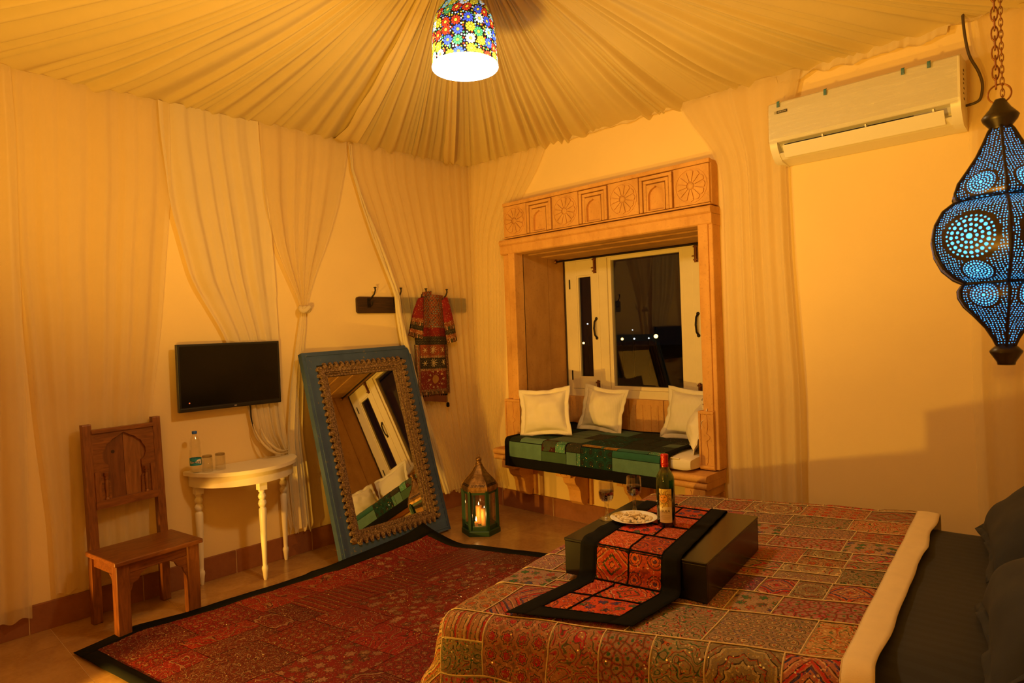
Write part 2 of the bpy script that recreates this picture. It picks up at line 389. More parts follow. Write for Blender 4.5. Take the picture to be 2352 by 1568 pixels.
# frieze slab and lintel mouldings
mb=MB(); mb.bx(0.567,2.505,FY+0.030,0.0,2.415,2.722); part('frieze_slab',mb,M['stone'],sur,bevel=0.006)
mb=MB(); mb.bx(0.567,2.505,FY,FY+0.034,2.695,2.724); mb.bx(0.567,2.505,FY,FY+0.034,2.413,2.424); part('frieze_border',mb,M['stone'],sur,bevel=0.004)
pw=(2.505-0.567)/7
fy=lambda a,b,d:(a,d,b)
for k in range(7):
    x0=0.567+pw*k; xc=x0+pw/2; zc=2.556
    if k%2==0:
        mb=MB(); mb.bx(x0+0.006,x0+pw-0.006,FY+0.005,FY+0.034,2.428,2.692); part('rosette_panel',mb,M['stone'],sur,bevel=0.003)
        mb=MB(); R1=0.108
        for q in range(12):
            a0=2*pi*(q+0.10)/12+pi/12; a1=2*pi*(q+0.90)/12+pi/12; am=(a0+a1)/2
            poly=[(xc+0.030*math.cos(a0),zc+0.030*math.sin(a0)),(xc+R1*0.93*math.cos(a0),zc+R1*0.93*math.sin(a0)),(xc+R1*math.cos(am),zc+R1*math.sin(am)),(xc+R1*0.93*math.cos(a1),zc+R1*0.93*math.sin(a1)),(xc+0.030*math.cos(a1),zc+0.030*math.sin(a1))]
            mb.prism(poly[::-1],fy,FY+0.006,FY-0.004)
        rp=link('rosette',mb.mesh('rosette',M['stone'],wl(sur)),sur)
        mb=MB(); mb.lathe([(0.024,0),(0.022,0.010),(0.010,0.014),(0.002,0.015)],(0,0,0),14,Matrix.Translation((xc,FY+0.004,zc))@Matrix.Rotation(pi/2,4,'X'))
        part('rosette_hub',mb,M['stone'],sur)
        mb=MB(); n=36
        for q in range(n):
            a0=2*pi*q/n;a1=2*pi*(q+1)/n
            mb.prism([(xc+0.113*math.cos(a0),zc+0.113*math.sin(a0)),(xc+0.120*math.cos(a0),zc+0.120*math.sin(a0)),(xc+0.120*math.cos(a1),zc+0.120*math.sin(a1)),(xc+0.113*math.cos(a1),zc+0.113*math.sin(a1))][::-1],fy,FY+0.006,FY+0.0)
        part('rosette_ring',mb,M['stone'],sur)
    else:
        def frame(i0,i1,d):
            m=MB()
            m.bx(x0+i0,x0+i1,d,FY+0.034,2.43,2.692-i1); m.bx(x0+pw-i1,x0+pw-i0,d,FY+0.034,2.43,2.692-i1); m.bx(x0+i0,x0+pw-i0,d,FY+0.034,2.692-i1,2.692-i0); return m
        part('niche_frame',frame(0.006,0.030,FY-0.002),M['stone'],sur,bevel=0.003)
        part('niche_frame',frame(0.036,0.060,FY+0.005),M['stone'],sur,bevel=0.003)
        xa,xb=x0+0.064,x0+pw-0.064; zt=2.622; zs=2.535; hw=(xb-xa)/2-0.012
        arc=[]
        for q in range(9):
            t=q/8; arc.append((xa+0.012+hw*(1-math.cos(t*pi/2)) ,zs+0.066*math.sin(t*pi/2)))
        arc2=[(2*xc-p[0],p[1]) for p in arc[:-1]][::-1]
        arc[-1]=(xc,zs+0.075)
        poly=[(xa,2.436),(xa,zt),(xb,zt),(xb,2.436),(xb-0.012,2.436)]+[(p[0],p[1]) for p in arc2[::-1]]+arc[::-1]+[(xa+0.012,2.436)]
        mb=MB(); mb.prism(poly,fy,FY+0.034,FY+0.004); part('niche_arch',mb,M['stone'],sur)
        mb=MB(); mb.bx(xa,xb,FY-0.001,FY+0.034,2.428,2.437); part('niche_sill',mb,M['stone'],sur,bevel=0.002)
def mold(x0,x1,prof):
    m=MB(); m.prism(prof,lambda a,b,d:(d,a,b),x0,x1); return m
part('lintel_moulding',mold(0.527,2.512,[(0,2.402),(FY-0.012,2.402),(FY-0.022,2.385),(FY-0.018,2.362),(FY-0.004,2.350),(0,2.350)][::-1]),M['stone'],sur,bevel=0.004)
part('lintel',mold(0.527,2.512,[(0,2.352),(FY-0.004,2.352),(FY-0.004,2.285),(FY+0.01,2.276),(0.0,2.276)][::-1]),M['stone'],sur,bevel=0.005)
# soffit of three stepped boards running back to the window
for k,(ya,yb,z) in enumerate(((-0.12,0.06,2.278),(0.06,0.24,2.268),(0.24,ND,2.258))):
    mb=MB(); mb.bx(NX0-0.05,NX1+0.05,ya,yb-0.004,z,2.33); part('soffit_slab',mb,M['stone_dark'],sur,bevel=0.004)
# pillars
for s_,xa,xb,xo in ((1,0.612,0.685,0.527),(-1,2.480,2.405,2.512)):
    mb=MB(); mb.bx(xa,xb,FY,0.0,0.99,2.285); part('pillar',mb,M['stone'],sur,bevel=0.008)
    mb=MB(); mb.bx(xo+0.003*s_,xa+(0.004 if s_>0 else -0.004),FY+0.028 if s_>0 else FY+0.012,0.0,0.60,2.285); part('pillar_fillet',mb,M['stone'],sur,bevel=0.008)
    x0,x1=(0.520,0.700) if s_>0 else (2.372,2.484)
    mb=MB(); mb.bx(x0,x1,FY-0.006,0.0,0.60,1.005); part('pillar_base',mb,M['stone'],sur,bevel=0.004)
    w_=x1-x0; m=MB(); y=FY-0.006
    m.bx(x0,x0+0.016,y-0.008,y,0.63,0.985); m.bx(x1-0.016,x1,y-0.008,y,0.63,0.985); m.bx(x0,x1,y-0.008,y,0.985,1.005); m.bx(x0,x1,y-0.008,y,0.612,0.63); part('base_frame',m,M['stone'],sur,bevel=0.003)
    m=MB(); xc=(x0+x1)/2-0.004
    prof=[(0.004,0.635),(0.012,0.66),(0.017,0.72),(0.009,0.78),(0.006,0.80),(0.026,0.815),(0.030,0.825),(0.026,0.835),(0.006,0.85),(0.016,0.90),(0.012,0.95),(0.010,0.98)]
    poly=[(xc+a,b) for a,b in prof]+[(xc-a,b) for a,b in prof[::-1]]
    m.prism(poly[::-1],fy,y+0.001,y-0.006); part('carved_baluster',m,M['stone'],sur,bevel=0.002)
# jambs of the niche: front and rear slab each side
for xa,xb in ((NX0-0.06,NX0),(NX1,NX1+0.06)):
    sgn=1 if xa<1 else -1
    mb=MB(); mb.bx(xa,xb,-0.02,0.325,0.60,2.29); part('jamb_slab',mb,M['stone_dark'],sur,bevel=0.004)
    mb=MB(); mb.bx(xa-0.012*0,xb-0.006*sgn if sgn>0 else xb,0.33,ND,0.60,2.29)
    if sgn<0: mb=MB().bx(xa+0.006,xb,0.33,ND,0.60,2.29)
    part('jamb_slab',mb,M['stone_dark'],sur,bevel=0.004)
# carved back panels under the window
for k in range(5):
    w_=(NX1-NX0)/5; x0=NX0+w_*k
    mb=MB(); mb.bx(x0+0.003,x0+w_-0.003,ND-0.03,ND+0.05,0.60,0.975); part('back_panel',mb,M['stone'],sur,bevel=0.004)
    m=MB(); xc=x0+w_/2; zc=0.80
    if k%2==1:
        for q in range(8):
            a=2*pi*q/8; m.prism([(xc+0.018*math.cos(a-0.3),zc+0.018*math.sin(a-0.3)),(xc+0.09*math.cos(a-0.30),zc+0.09*math.sin(a-0.30)),(xc+0.105*math.cos(a),zc+0.105*math.sin(a)),(xc+0.09*math.cos(a+0.30),zc+0.09*math.sin(a+0.30)),(xc+0.018*math.cos(a+0.3),zc+0.018*math.sin(a+0.3))][::-1],fy,ND-0.028,ND-0.036)
        part('rosette',m,M['stone'],sur)
    else:
        for q in (-0.11,-0.04,0.04,0.11): m.bx(xc+q-0.012,xc+q+0.012,ND-0.036,ND-0.028,0.68,0.93)
        part('panel_ribs',m,M['stone'],sur,bevel=0.002)
# ledge: two half-round courses and a seat slab
def halfround(y0,z0,z1,y1):
    r=(z1-z0)/2; pts=[(y1,z0),(y0+r,z0)]
    for q in range(1,8):
        a=-pi/2-pi*q/8; pts.append((y0+r+r*math.cos(a),(z0+z1)/2+r*math.sin(a)))
    return pts+[(y0+r,z1),(y1,z1)]
part('ledge_moulding',mold(0.515,2.497,halfround(-0.305,0.545,0.592,0.0)[::-1]),M['stone'],sur,bevel=0.003)
part('ledge_moulding',mold(0.515,2.497,halfround(-0.300,0.497,0.544,0.0)[::-1]),M['stone'],sur,bevel=0.003)
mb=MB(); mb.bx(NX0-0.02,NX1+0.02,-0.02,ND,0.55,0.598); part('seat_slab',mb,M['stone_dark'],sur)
# corbels
for x in (0.672,1.270,1.850,2.405):
    mb=MB(); mb.bx(x-0.075,x+0.075,-0.285,0.0,0.43,0.498); part('corbel_block',mb,M['stone'],sur,bevel=0.006)
    m=MB()
    for q in (-0.03,0.03): m.prism([(x+q-0.012,0.445),(x+q,0.488),(x+q+0.012,0.445)][::-1],fy,-0.284,-0.290)
    part('corbel_carving',m,M['stone'],sur)
    prof=[(0,0.43),(-0.20,0.43),(-0.215,0.405),(-0.200,0.365),(-0.165,0.335),(-0.145,0.30),(-0.138,0.245),(-0.128,0.205),(-0.10,0.178),(-0.055,0.170),(-0.045,0.215),(0,0.23)]
    mb=MB(); mb.prism(prof,lambda a,b,d:(d,a,b),x-0.06,x+0.06); part('corbel',mb,M['stone'],sur,bevel=0.004)
    mb=MB(); mb.bx(x-0.085,x+0.085,-0.030,0.0,0.165,0.43); part('corbel_back',mb,M['stone'],sur,bevel=0.003)
# ---------------------------------------------------------------- window
win=thing('window_1',(1.545,ND,0.98),'cream timber casement window at the back of the seat niche',None,kind='structure')
WY=ND-0.005; cp=M['cream_paint']
def rect(x0,x1,z0,z1,w_,ya,yb,wt=None,wb=None):
    m=MB(); wt=wt or w_; wb=wb or w_
    m.bx(x0,x0+w_,ya,yb,z0,z1); m.bx(x1-w_,x1,ya,yb,z0,z1); m.bx(x0+w_,x1-w_,ya,yb,z1-wt,z1); m.bx(x0+w_,x1-w_,ya,yb,z0,z0+wb); return m
XA,XB=0.702,2.388
part('window_frame',rect(XA,XB,0.975,2.252,0.055,WY,WY+0.09,0.022,0.07),cp,win,bevel=0.003)
for xm in (1.128,1.962):
    mb=MB(); mb.bx(xm-0.045,xm+0.045,WY,WY+0.09,1.045,2.232); part('mullion',mb,cp,win,bevel=0.003)
xl,xr=1.173,1.917
part('fixed_bead',rect(xl,xr,1.045,2.232,0.034,WY+0.015,WY+0.07,0.03,0.034),cp,win,bevel=0.005)
mb=MB(); mb.bx(xl+0.02,xr-0.02,WY+0.045,WY+0.050,1.06,2.22); part('pane',mb,M['pane'],win)
for (x0,x1,hx) in ((0.757,1.083,1.050),(2.007,2.333,2.045)):
    part('sash',rect(x0,x1,1.047,2.230,0.078,WY-0.004,WY+0.05,0.14,0.10),cp,win,bevel=0.004)
    mb=MB(); mb.bx(x0+0.06,x1-0.06,WY+0.022,WY+0.027,1.13,2.11); part('pane',mb,M['pane'],win)
    part('glazing_bead',rect(x0+0.078,x1-0.078,1.147,2.09,0.014,WY+0.004,WY+0.03),cp,win,bevel=0.002)
    # bolts, pull handle
    for (za,zb) in ((2.10,2.245),(0.985,1.125)):
        m=MB(); m.bx(hx-0.017,hx+0.017,WY-0.009,WY-0.003,za,zb); m.tube([(hx,WY-0.016,za+0.005),(hx,WY-0.016,zb+0.006)],0.009,8); m.tube([(hx,WY-0.016,za+0.05),(hx-0.03,WY-0.022,za+0.05)],0.005,6)
        for q in (0.02,0.125): m.bx(hx-0.016,hx+0.016,WY-0.028,WY-0.004,za+q-0.006,za+q+0.006)
        part('bolt',m,M['rust_metal'],win)
    m=MB(); z0=1.60; m.tube([(hx,WY-0.006,z0-0.085),(hx-0.004,WY-0.032,z0-0.06),(hx-0.006,WY-0.040,z0),(hx-0.004,WY-0.032,z0+0.06),(hx,WY-0.006,z0+0.085)],[0.010,0.008,0.009,0.008,0.010],8)
    for q in (-0.088,0.088): m.sphere((hx,WY-0.008,z0+q),0.015,10,1,0.6,1)
    part('pull_handle',m,M['black_metal'],win)
    for q in (1.17,2.02):
        m=MB(); m.bx((x0 if x0<1.5 else x1)-0.006,(x0 if x0<1.5 else x1)+0.006,WY-0.012,WY+0.002,q-0.045,q+0.045); part('hinge',m,M['black_metal'],win,bevel=0.003)
# curtain rod across the niche top
rod=thing('curtain_rod',(1.545,0.44,2.245),'thin dark metal rod fixed across the top of the window niche','rod')
mb=MB(); mb.tube([(NX0+0.006,0.44,2.232),(NX1-0.001,0.44,2.232)],0.009,10); part('pole',mb,M['black_metal'],rod)
for x in (NX0+0.004,NX1-0.006):
    mb=MB(); mb.lathe([(0.022,0),(0.022,0.004),(0.012,0.012)],(0,0,0),12,Matrix.Translation((x,0.44,2.232))@Matrix.Rotation(pi/2 if x<1 else -pi/2,4,'Y')); part('bracket',mb,M['rust_metal'],rod)
# ================================================================ curtains
def smooth_rows(rows,z):
    h=0.07; a=interp(rows,z+h); b=interp(rows,z); c=interp(rows,z-h); return tuple((p+2*q+r)/4 for p,q,r in zip(a,b,c))
def curtain(wall,rows,off,nf,amp,seed,nu=150,nv=60,hem_n=0.02,top=None,amp_row=None,sub=2.3):
    """rows: (z, edge a, edge b) from top to bottom, along the wall; returns mesh builder"""
    z1,z0=rows[0][0],rows[-1][0]; rd=random.Random(seed)
    ph=[rd.uniform(0,6.28) for _ in range(6)]
    def fn(u,v):
        z=lerp(z1,z0,v); a,b=smooth_rows(rows,z)[:2]
        wd=abs(b-a)
        uu=u+0.02*math.sin(2*pi*u*1.5+ph[0])+0.012*math.sin(v*3+ph[1])*math.sin(pi*u)
        s_=lerp(a,b,u)
        p=math.sin(2*pi*nf*uu+ph[2]+0.35*math.sin(2*pi*2.1*u+ph[3]))
        p=0.80*p+0.20*math.sin(2*pi*nf*sub*uu+ph[4]+0.8*v)
        p2=noise.noise((u*nf*1.4,v*1.2,seed*3.1))
        k=amp*(0.45+0.55*min(1,v*2.5+0.25))
        if amp_row: k*=amp_row(z)
        d=off+k*0.78*(0.8*p+1.1*p2+0.5)
        zz=z
        if v>0.97: zz=z+hem_n*(noise.noise((u*7,seed,1))+0.6*math.sin(2*pi*nf*u+ph[2]))
        d=max(d,0.008)
        return (d,s_,zz) if wall=='l' else (s_,-d,zz)
    return MB().grid(fn,nu,nv,flip=(wall!='l'))
def put_curtain(mb,mat,label,base,group=None,name='curtain',extra=()):
    t=thing(name,base,label,'curtain',group)
    part('drape',mb,mat,t)
    for nm,m,mt in extra: part(nm,m,mt,t)
    return t
T0=WZ-0.005
cg='sheer cream curtains along the walls'
put_curtain(curtain('l',[(T0,-4.48,-3.49),(2.8,-4.48,-3.48),(2.1,-4.46,-3.49),(1.36,-4.42,-3.49),(0.5,-4.40,-3.50),(0.11,-4.40,-3.51)],0.055,9,0.026,1),M['sheer'],'sheer cream curtain at the far left edge, reaching furthest down past the baseboard',(0.05,-3.9,0.11),cg)
put_curtain(curtain('l',[(T0,-3.49,-2.665),(2.6,-3.49,-2.68),(2.1,-3.49,-2.735),(1.8,-3.47,-2.765),(1.17,-3.44,-2.85),(0.6,-3.40,-2.89),(0.185,-3.395,-2.90)],0.030,6,0.022,2,160,amp_row=lambda z:1.0 if z>1.3 else 0.45),M['sheer'],'sheer cream pleated curtain hanging straight behind the carved wooden chair',(0.05,-3.1,0.18),cg)
# swept panel gathered at the console table, with its tail hanging behind the table
p3=curtain('l',[(T0,-2.735,-2.075),(2.97,-2.73,-2.07),(2.5,-2.69,-2.02),(2.02,-2.58,-2.0),(1.65,-2.38,-1.99),(1.3,-2.27,-1.985),(1.05,-2.222,-1.975),(0.93,-2.205,-1.965),(0.86,-2.165,-1.957),(0.815,-2.11,-1.950),(0.790,-2.03,-1.945)],0.036,5,0.022,3,150,90,0.0,amp_row=lambda z:1.3 if z>1.9 else (0.7 if z>1.05 else 0.7+2.2*(1.05-z)))
p3b=curtain('l',[(0.84,-2.07,-1.925),(0.70,-2.03,-1.905),(0.43,-2.00,-1.885),(0.30,-1.975,-1.88),(0.20,-1.955,-1.875)],0.030,3,0.012,31,40,30,0.05)
lp=MB()
for q in range(2):      # loose swags folding onto the table end
    a=-2.215+0.05*q; zt=1.02-0.03*q; pts=[]
    for i in range(13):
        t=i/12; y=lerp(a,-1.965,t**1.5); z=lerp(zt,0.783+0.02*q,1-(1-t)**2.4); x=0.065+0.06*math.sin(pi*t)+0.01*q
        pts.append((x,y,z))
    lp.tube(pts,[0.003+0.006*math.sin(pi*i/12) for i in range(13)],7)
put_curtain(p3,M['sheer_dense'],'cream curtain swept sideways and gathered onto the end of the white half-round table',(0.06,-2.1,0.8),cg,extra=(('tail',p3b,M['sheer_dense']),('swag',lp,M['sheer_dense'])))
# knotted panel
p4=curtain('l',[(T0,-2.075,-1.355),(3.0,-2.075,-1.365),(2.6,-2.062,-1.47),(2.3,-2.0,-1.585),(2.1,-1.92,-1.68),(1.95,-1.85,-1.73),(1.88,-1.825,-1.75),(1.82,-1.80,-1.772)],0.05,5,0.024,4,140,60,0.0,amp_row=lambda z:1.0 if z>2.1 else max(0.35,1-(2.1-z)*2))
p4b=curtain('l',[(1.82,-1.805,-1.768),(1.70,-1.835,-1.77),(1.53,-1.868,-1.80),(1.22,-1.925,-1.815),(0.9,-1.96,-1.835),(0.58,-1.96,-1.80),(0.30,-1.945,-1.785),(0.19,-1.94,-1.78)],0.045,3,0.016,41,70,50,0.06)
kn=MB(); pts=[]
for i in range(25):
    t=i/24*2*pi; pts.append((0.075+0.028*math.cos(t),-1.787+0.034*math.sin(t),1.822+0.014*math.sin(2*t)))
kn.tube(pts[:-1],0.018,8,closed=True); kn.sphere((0.075,-1.787,1.822),0.030,12)
put_curtain(p4,M['sheer'],'sheer cream curtain tied in a knot half-way down, left of the coat rack',(0.06,-1.79,1.8),cg,extra=(('tail',p4b,M['sheer_dense']),('knot',kn,M['sheer_dense'])))
# corner panel behind the dress, with its gathered edge caught over the rack
p5=curtain('l',[(T0,-1.345,-0.015),(2.93,-1.33,-0.015),(2.4,-1.131,-0.015),(1.97,-0.955,-0.015),(1.79,-0.928,-0.02),(1.53,-0.886,-0.02),(0.87,-0.682,-0.02),(0.165,-0.455,-0.03)],0.052,11,0.015,5,220,70,0.03)
sash=MB()
for q in range(3):
    pts=[]
    for (z,y) in ((3.13,-1.345),(2.93,-1.33),(2.66,-1.235),(2.4,-1.131),(2.18,-1.04),(2.02,-0.972),(1.93,-0.940),(1.79,-0.928),(1.66,-0.905),(1.53,-0.883),(1.2,-0.79),(0.87,-0.682),(0.5,-0.57),(0.17,-0.47)):
        pts.append((0.075+0.010*math.sin(z*7+q*2.1)+0.008*q,y+0.014*(q-1)*min(1,(3.2-z)*1.0),z))
    sash.tube(pts,[0.004+0.010*min(1,(3.15-p[2])*0.9) for p in pts],6)
put_curtain(p5,M['sheer_thin'],'thin see-through cream curtain veiling the right half of the coat rack in the corner',(0.05,-0.6,0.15),cg,extra=(('gathered_edge',sash,M['sheer_dense']),))
put_curtain(curtain('w',[(T0,0.02,1.025),(2.97,0.02,0.905),(2.79,0.02,0.745),(2.6,0.02,0.56),(2.4,0.02,0.475),(1.6,0.02,0.44),(0.97,0.02,0.405),(0.64,0.03,0.30),(0.40,0.04,0.37),(0.17,0.05,0.42)],0.040,8,0.014,6,150,60,0.03),M['sheer_thin'],'narrow sheer cream curtain between the room corner and the stone window surround',(0.25,-0.04,0.15),cg)
p7=curtain('w',[(T0,2.235,3.095),(3.0,2.33,3.05),(2.85,2.44,3.01),(2.7,2.525,2.985),(2.55,2.55,2.98),(2.0,2.55,2.99),(1.15,2.545,3.03),(0.43,2.555,3.025),(0.14,2.56,3.02)],0.052,5,0.024,7,170,70,0.03)
sw=MB()
for q in range(4):
    pts=[]
    for i in range(15):
        t=i/14; pts.append((lerp(2.60+0.03*q,2.80+0.03*q,t**1.6)+0.02*math.sin(5*t+q),-(0.085+0.012*q),lerp(2.95-0.1*q,0.75+0.12*q,t)))
    sw.tube(pts,[0.004+0.008*math.sin(pi*i/14) for i in range(15)],6)
put_curtain(p7,M['sheer'],'cream curtain between the stone window surround and the bare wall below the air conditioner',(2.8,-0.05,0.14),cg)
put_curtain(curtain('w',[(T0,3.96,4.73),(2.58,3.935,4.73),(1.18,3.924,4.73),(0.48,3.938,4.73),(0.14,3.94,4.73)],0.035,6,0.018,8,110,50,0.03),M['sheer_thin'],'thin cream curtain right of the air conditioner, behind the blue pierced lantern',(4.3,-0.04,0.14),cg)
# ================================================================ television
t=thing('television',(0.03,-2.36,1.154),'black flat screen television mounted on the wall above the white half-round table','television')
y0,y1,z0,z1=-2.707,-2.012,1.154,1.595
mb=MB(); mb.bx(0.060,0.092,y0,y1,z0,z1); part('casing',mb,M['black_plastic'],t,bevel=0.004)
mb=MB(); mb.bx(0.0922,0.0932,y0+0.016,y1-0.016,z0+0.030,z1-0.014); part('screen',mb,M['screen'],t)
mb=MB(); mb.bx(0.0925,0.0955,y0+0.006,y1-0.006,z0+0.004,z0+0.024); part('lower_bezel',mb,M['black_plastic'],t,bevel=0.002)
mb=MB(); mb.bx(0.095,0.0965,-2.352,-2.336,z0+0.010,z0+0.018); part('maker_badge',mb,flat('grey_badge',(0.45,0.42,0.38),0.3,0.6),t)
mb=MB(); mb.lathe([(0.0035,0),(0.0035,0.002)],(0,0,0),10,Matrix.Translation((0.0935,-2.642,z0+0.058))@Matrix.Rotation(pi/2,4,'Y')); part('standby_light',mb,emis('standby_red',(1.0,0.12,0.03),2.5),t)
mb=MB(); mb.bx(0.0,0.062,-2.45,-2.27,1.28,1.48); part('wall_bracket',mb,M['black_metal'],t)
mb=MB(); mb.tube([(0.05,-2.225,1.17),(0.055,-2.224,1.12),(0.045,-2.218,1.07),(0.03,-2.205,1.02),(0.03,-2.185,0.97),(0.03,-2.165,0.92)],0.005,6); part('power_cable',mb,M['black_plastic'],t)
# ================================================================ coat rack
t=thing('coat_rack',(0.0,-0.70,1.86),'dark wooden coat rack plank with curled iron hooks on the plaster wall','coat rack')
M['dark_wood']=woodmat('dark_rack_wood',(0.018,0.008,0.004),(0.055,0.024,0.010),'y',0.5)
mb=MB()
r=0.02; zc0,zc1=1.793,1.928; ya,yb=-1.296,-0.10; poly=[]
for (cy,cz,a0) in ((yb-r,zc1-r,0),(ya+r,zc1-r,pi/2),(ya+r,zc0+r,pi),(yb-r,zc0+r,1.5*pi)):
    for q in range(4): poly.append((cy+r*math.cos(a0+q*pi/6),cz+r*math.sin(a0+q*pi/6)))
mb.prism(poly,lambda a,b,d:(d,a,b),0.0,0.024); part('plank',mb,M['dark_wood'],t,bevel=0.002)
for y in (-1.185,-0.925,-0.655,-0.415):
    h=MB(); h.bx(0.024,0.030,y-0.014,y+0.014,1.84,1.915)
    part_h=part('hook',h,M['black_metal'],t)
    m=MB(); m.tube([(0.028,y,1.905),(0.055,y+0.004,1.917),(0.085,y+0.012,1.945),(0.098,y+0.016,1.975),(0.096,y+0.016,1.997)],[0.008,0.007,0.006,0.006,0.007],8); m.lathe([(0.005,0),(0.014,0.004),(0.014,0.008),(0.004,0.010)],(0.096,y+0.016,1.995),10); 
    mm=link('coat_prong',m.mesh('coat_prong',M['black_metal'],wl(t)),part_h)
    m=MB(); m.tube([(0.028,y,1.868),(0.05,y,1.852),(0.066,y,1.855),(0.072,y,1.878)],0.006,8); m.sphere((0.072,y,1.881),0.008,8); link('lower_prong',m.mesh('lower_prong',M['black_metal'],wl(t)),part_h)
# ================================================================ wooden chair
W1,W2=(0.115,0.036,0.009),(0.27,0.098,0.024)
M['chair_x']=woodmat('chair_wood_across',W1,W2,'y',0.38); M['chair_z']=woodmat('chair_wood_upright',W1,W2,'z',0.40); M['chair_dark']=woodmat('chair_wood_panel',(0.10,0.030,0.007),(0.205,0.070,0.017),'z',0.42,4); M['chair_pale']=woodmat('chair_wood_pale_panel',(0.145,0.05,0.012),(0.33,0.135,0.036),'z',0.42,4)
ch=thing('carved_chair',(0.292,-3.010,0.0),'carved dark wooden chair with cusped arch back, left of the white half-round table','chair',rz=math.radians(7.5))
hw,hd=0.195,0.195
def P(nm,mb,mt,bv=0.004): return part(nm,mb,mt,ch,local=True,bevel=bv)
for s_ in (-1,1):
    m=MB(); m.bx(hd-0.062,hd,s_*hw-0.034,s_*hw+0.034,0,0.405); P('front_leg',m,M['chair_z'])
    m=MB(); pr=[(-hd,0.0),(-hd+0.05,0.0),(-hd+0.05,0.42),(-hd+0.028,0.78),(-hd+0.008,1.15),(-hd-0.032,1.15),(-hd-0.014,0.78),(-hd,0.42)]
    m.prism(pr,lambda a,b,d:(a,d,b),s_*hw-0.023,s_*hw+0.023); P('rear_post',m,M['chair_z'],0.006)
    m=MB(); m.bx(-hd+0.03,hd-0.05,s_*hw-0.012,s_*hw+0.012,0.335,0.405); P('side_apron',m,M['chair_x'])
    m=MB(); br=[(hd-0.062,0.335),(hd-0.062,0.21),(hd-0.075,0.235),(hd-0.085,0.27),(hd-0.11,0.285),(hd-0.12,0.31),(hd-0.15,0.335)]
    m.prism(br,lambda a,b,d:(a,d,b),s_*hw-0.012,s_*hw+0.012); P('side_bracket',m,M['chair_x'],0.002)
    m=MB(); b2=[(hw-0.034,0.345),(hw-0.034,0.225),(hw-0.046,0.25),(hw-0.058,0.285),(hw-0.085,0.295),(hw-0.10,0.325),(hw-0.135,0.345)]
    m.prism([(s_*a,b) for a,b in b2][::s_],lambda a,b,d:(d,a,b),hd-0.04,hd-0.018); P('front_bracket',m,M['chair_x'],0.002)
m=MB(); m.bx(hd-0.04,hd-0.015,-hw+0.034,hw-0.034,0.345,0.405); P('front_apron',m,M['chair_x'])
m=MB(); m.bx(-hd+0.0,-hd+0.03,-hw+0.023,hw-0.023,0.35,0.405); P('rear_apron',m,M['chair_x'])
m=MB(); m.bx(-hd+0.035,hd+0.022,-hw-0.050,hw+0.050,0.405,0.432); P('seat',m,M['chair_x'],0.006)
def bk(a,b,d): return (-hd+0.012-(b-0.62)*0.055+d,a,b)      # leaning plane of the back
m=MB(); m.prism([(-hw+0.02,0.655),(0.0,0.655),(0.0,1.095),(-hw+0.02,1.095)],bk,-0.006,0.004); P('back_board',m,M['chair_dark'],0.001)
m=MB(); m.prism([(0.0015,0.655),(hw-0.02,0.655),(hw-0.02,1.095),(0.0015,1.095)],bk,-0.006,0.006); P('back_board',m,M['chair_pale'],0.001)
arch=[(0.085,0.70),(0.088,0.80),(0.100,0.815),(0.098,0.84),(0.092,0.875),(0.094,0.90),(0.112,0.915),(0.122,0.945),(0.120,0.975),(0.104,1.000),(0.098,1.020),(0.075,1.035),(0.062,1.050),(0.035,1.062),(0.0,1.083)]
for s_ in (-1,1):
    poly=[(hw-0.022,0.70)]+[(hw-0.022,1.10),(0.0,1.10)]+arch[::-1]
    m=MB(); m.prism([(s_*a,b) for a,b in poly][::s_],bk,0.006,0.022); P('arch_spandrel',m,M['chair_x'],0.002)
    m=MB(); m.prism([(s_*a,b) for a,b in [(hw-0.022,0.70),(hw-0.022,0.87),(hw-0.055,0.87),(hw-0.055,0.70)]][::s_],bk,0.022,0.032); P('back_stile',m,M['chair_z'],0.003)
    m=MB(); cx,cy,cz=bk(s_*0.112,0.70,0.024); m.lathe([(0.013,0),(0.013,0.012),(0.007,0.016),(0.011,0.022),(0.007,0.030),(0.011,0.07),(0.009,0.115),(0.006,0.12),(0.012,0.128),(0.006,0.136),(0.013,0.144),(0.013,0.16)],(cx,cy,cz),10); P('colonnette',m,M['chair_z'],0)
m=MB(); m.prism([(-hw+0.02,0.655),(hw-0.02,0.655),(hw-0.02,0.702),(-hw+0.02,0.702)],bk,0.0,0.034); P('bottom_rail',m,M['chair_x'])
m=MB(); m.prism([(-hw+0.02,1.095),(hw-0.02,1.095),(hw-0.02,1.116),(-hw+0.02,1.116)],bk,-0.010,0.034); P('top_rail',m,M['chair_x'])
# ================================================================ console table
t=thing('console_table',(0.0,-2.295,0.0),'white half-round console table with turned legs against the wall under the television','table')
Rt=0.378; cy=-2.295
def half(R,n=28,y=cy): return [(0.012,y-R)]+[(0.012+R*math.cos(a)*0.98,y+R*math.sin(a)) for a in [(-pi/2)+pi*k/n for k in range(n+1)]]+[(0.012,y+R)]
m=MB(); m.prism(half(Rt,48),lambda a,b,d:(a,b,d),0.738,0.762,0,True); part('table_top',m,M['white_paint'],t,bevel=0.006)
m=MB(); m.prism(half(Rt-0.032,48),lambda a,b,d:(a,b,d),0.660,0.738,0,True); part('apron',m,M['white_paint'],t,bevel=0.003)
legp=[(0.010,0.0),(0.013,0.012),(0.017,0.055),(0.021,0.075),(0.019,0.090),(0.014,0.096),(0.0145,0.12),(0.018,0.24),(0.023,0.40),(0.025,0.475),(0.020,0.485),(0.014,0.49),(0.022,0.497),(0.027,0.515),(0.022,0.535),(0.014,0.540),(0.022,0.548),(0.026,0.563),(0.020,0.58),(0.014,0.585),(0.022,0.595),(0.022,0.61)]
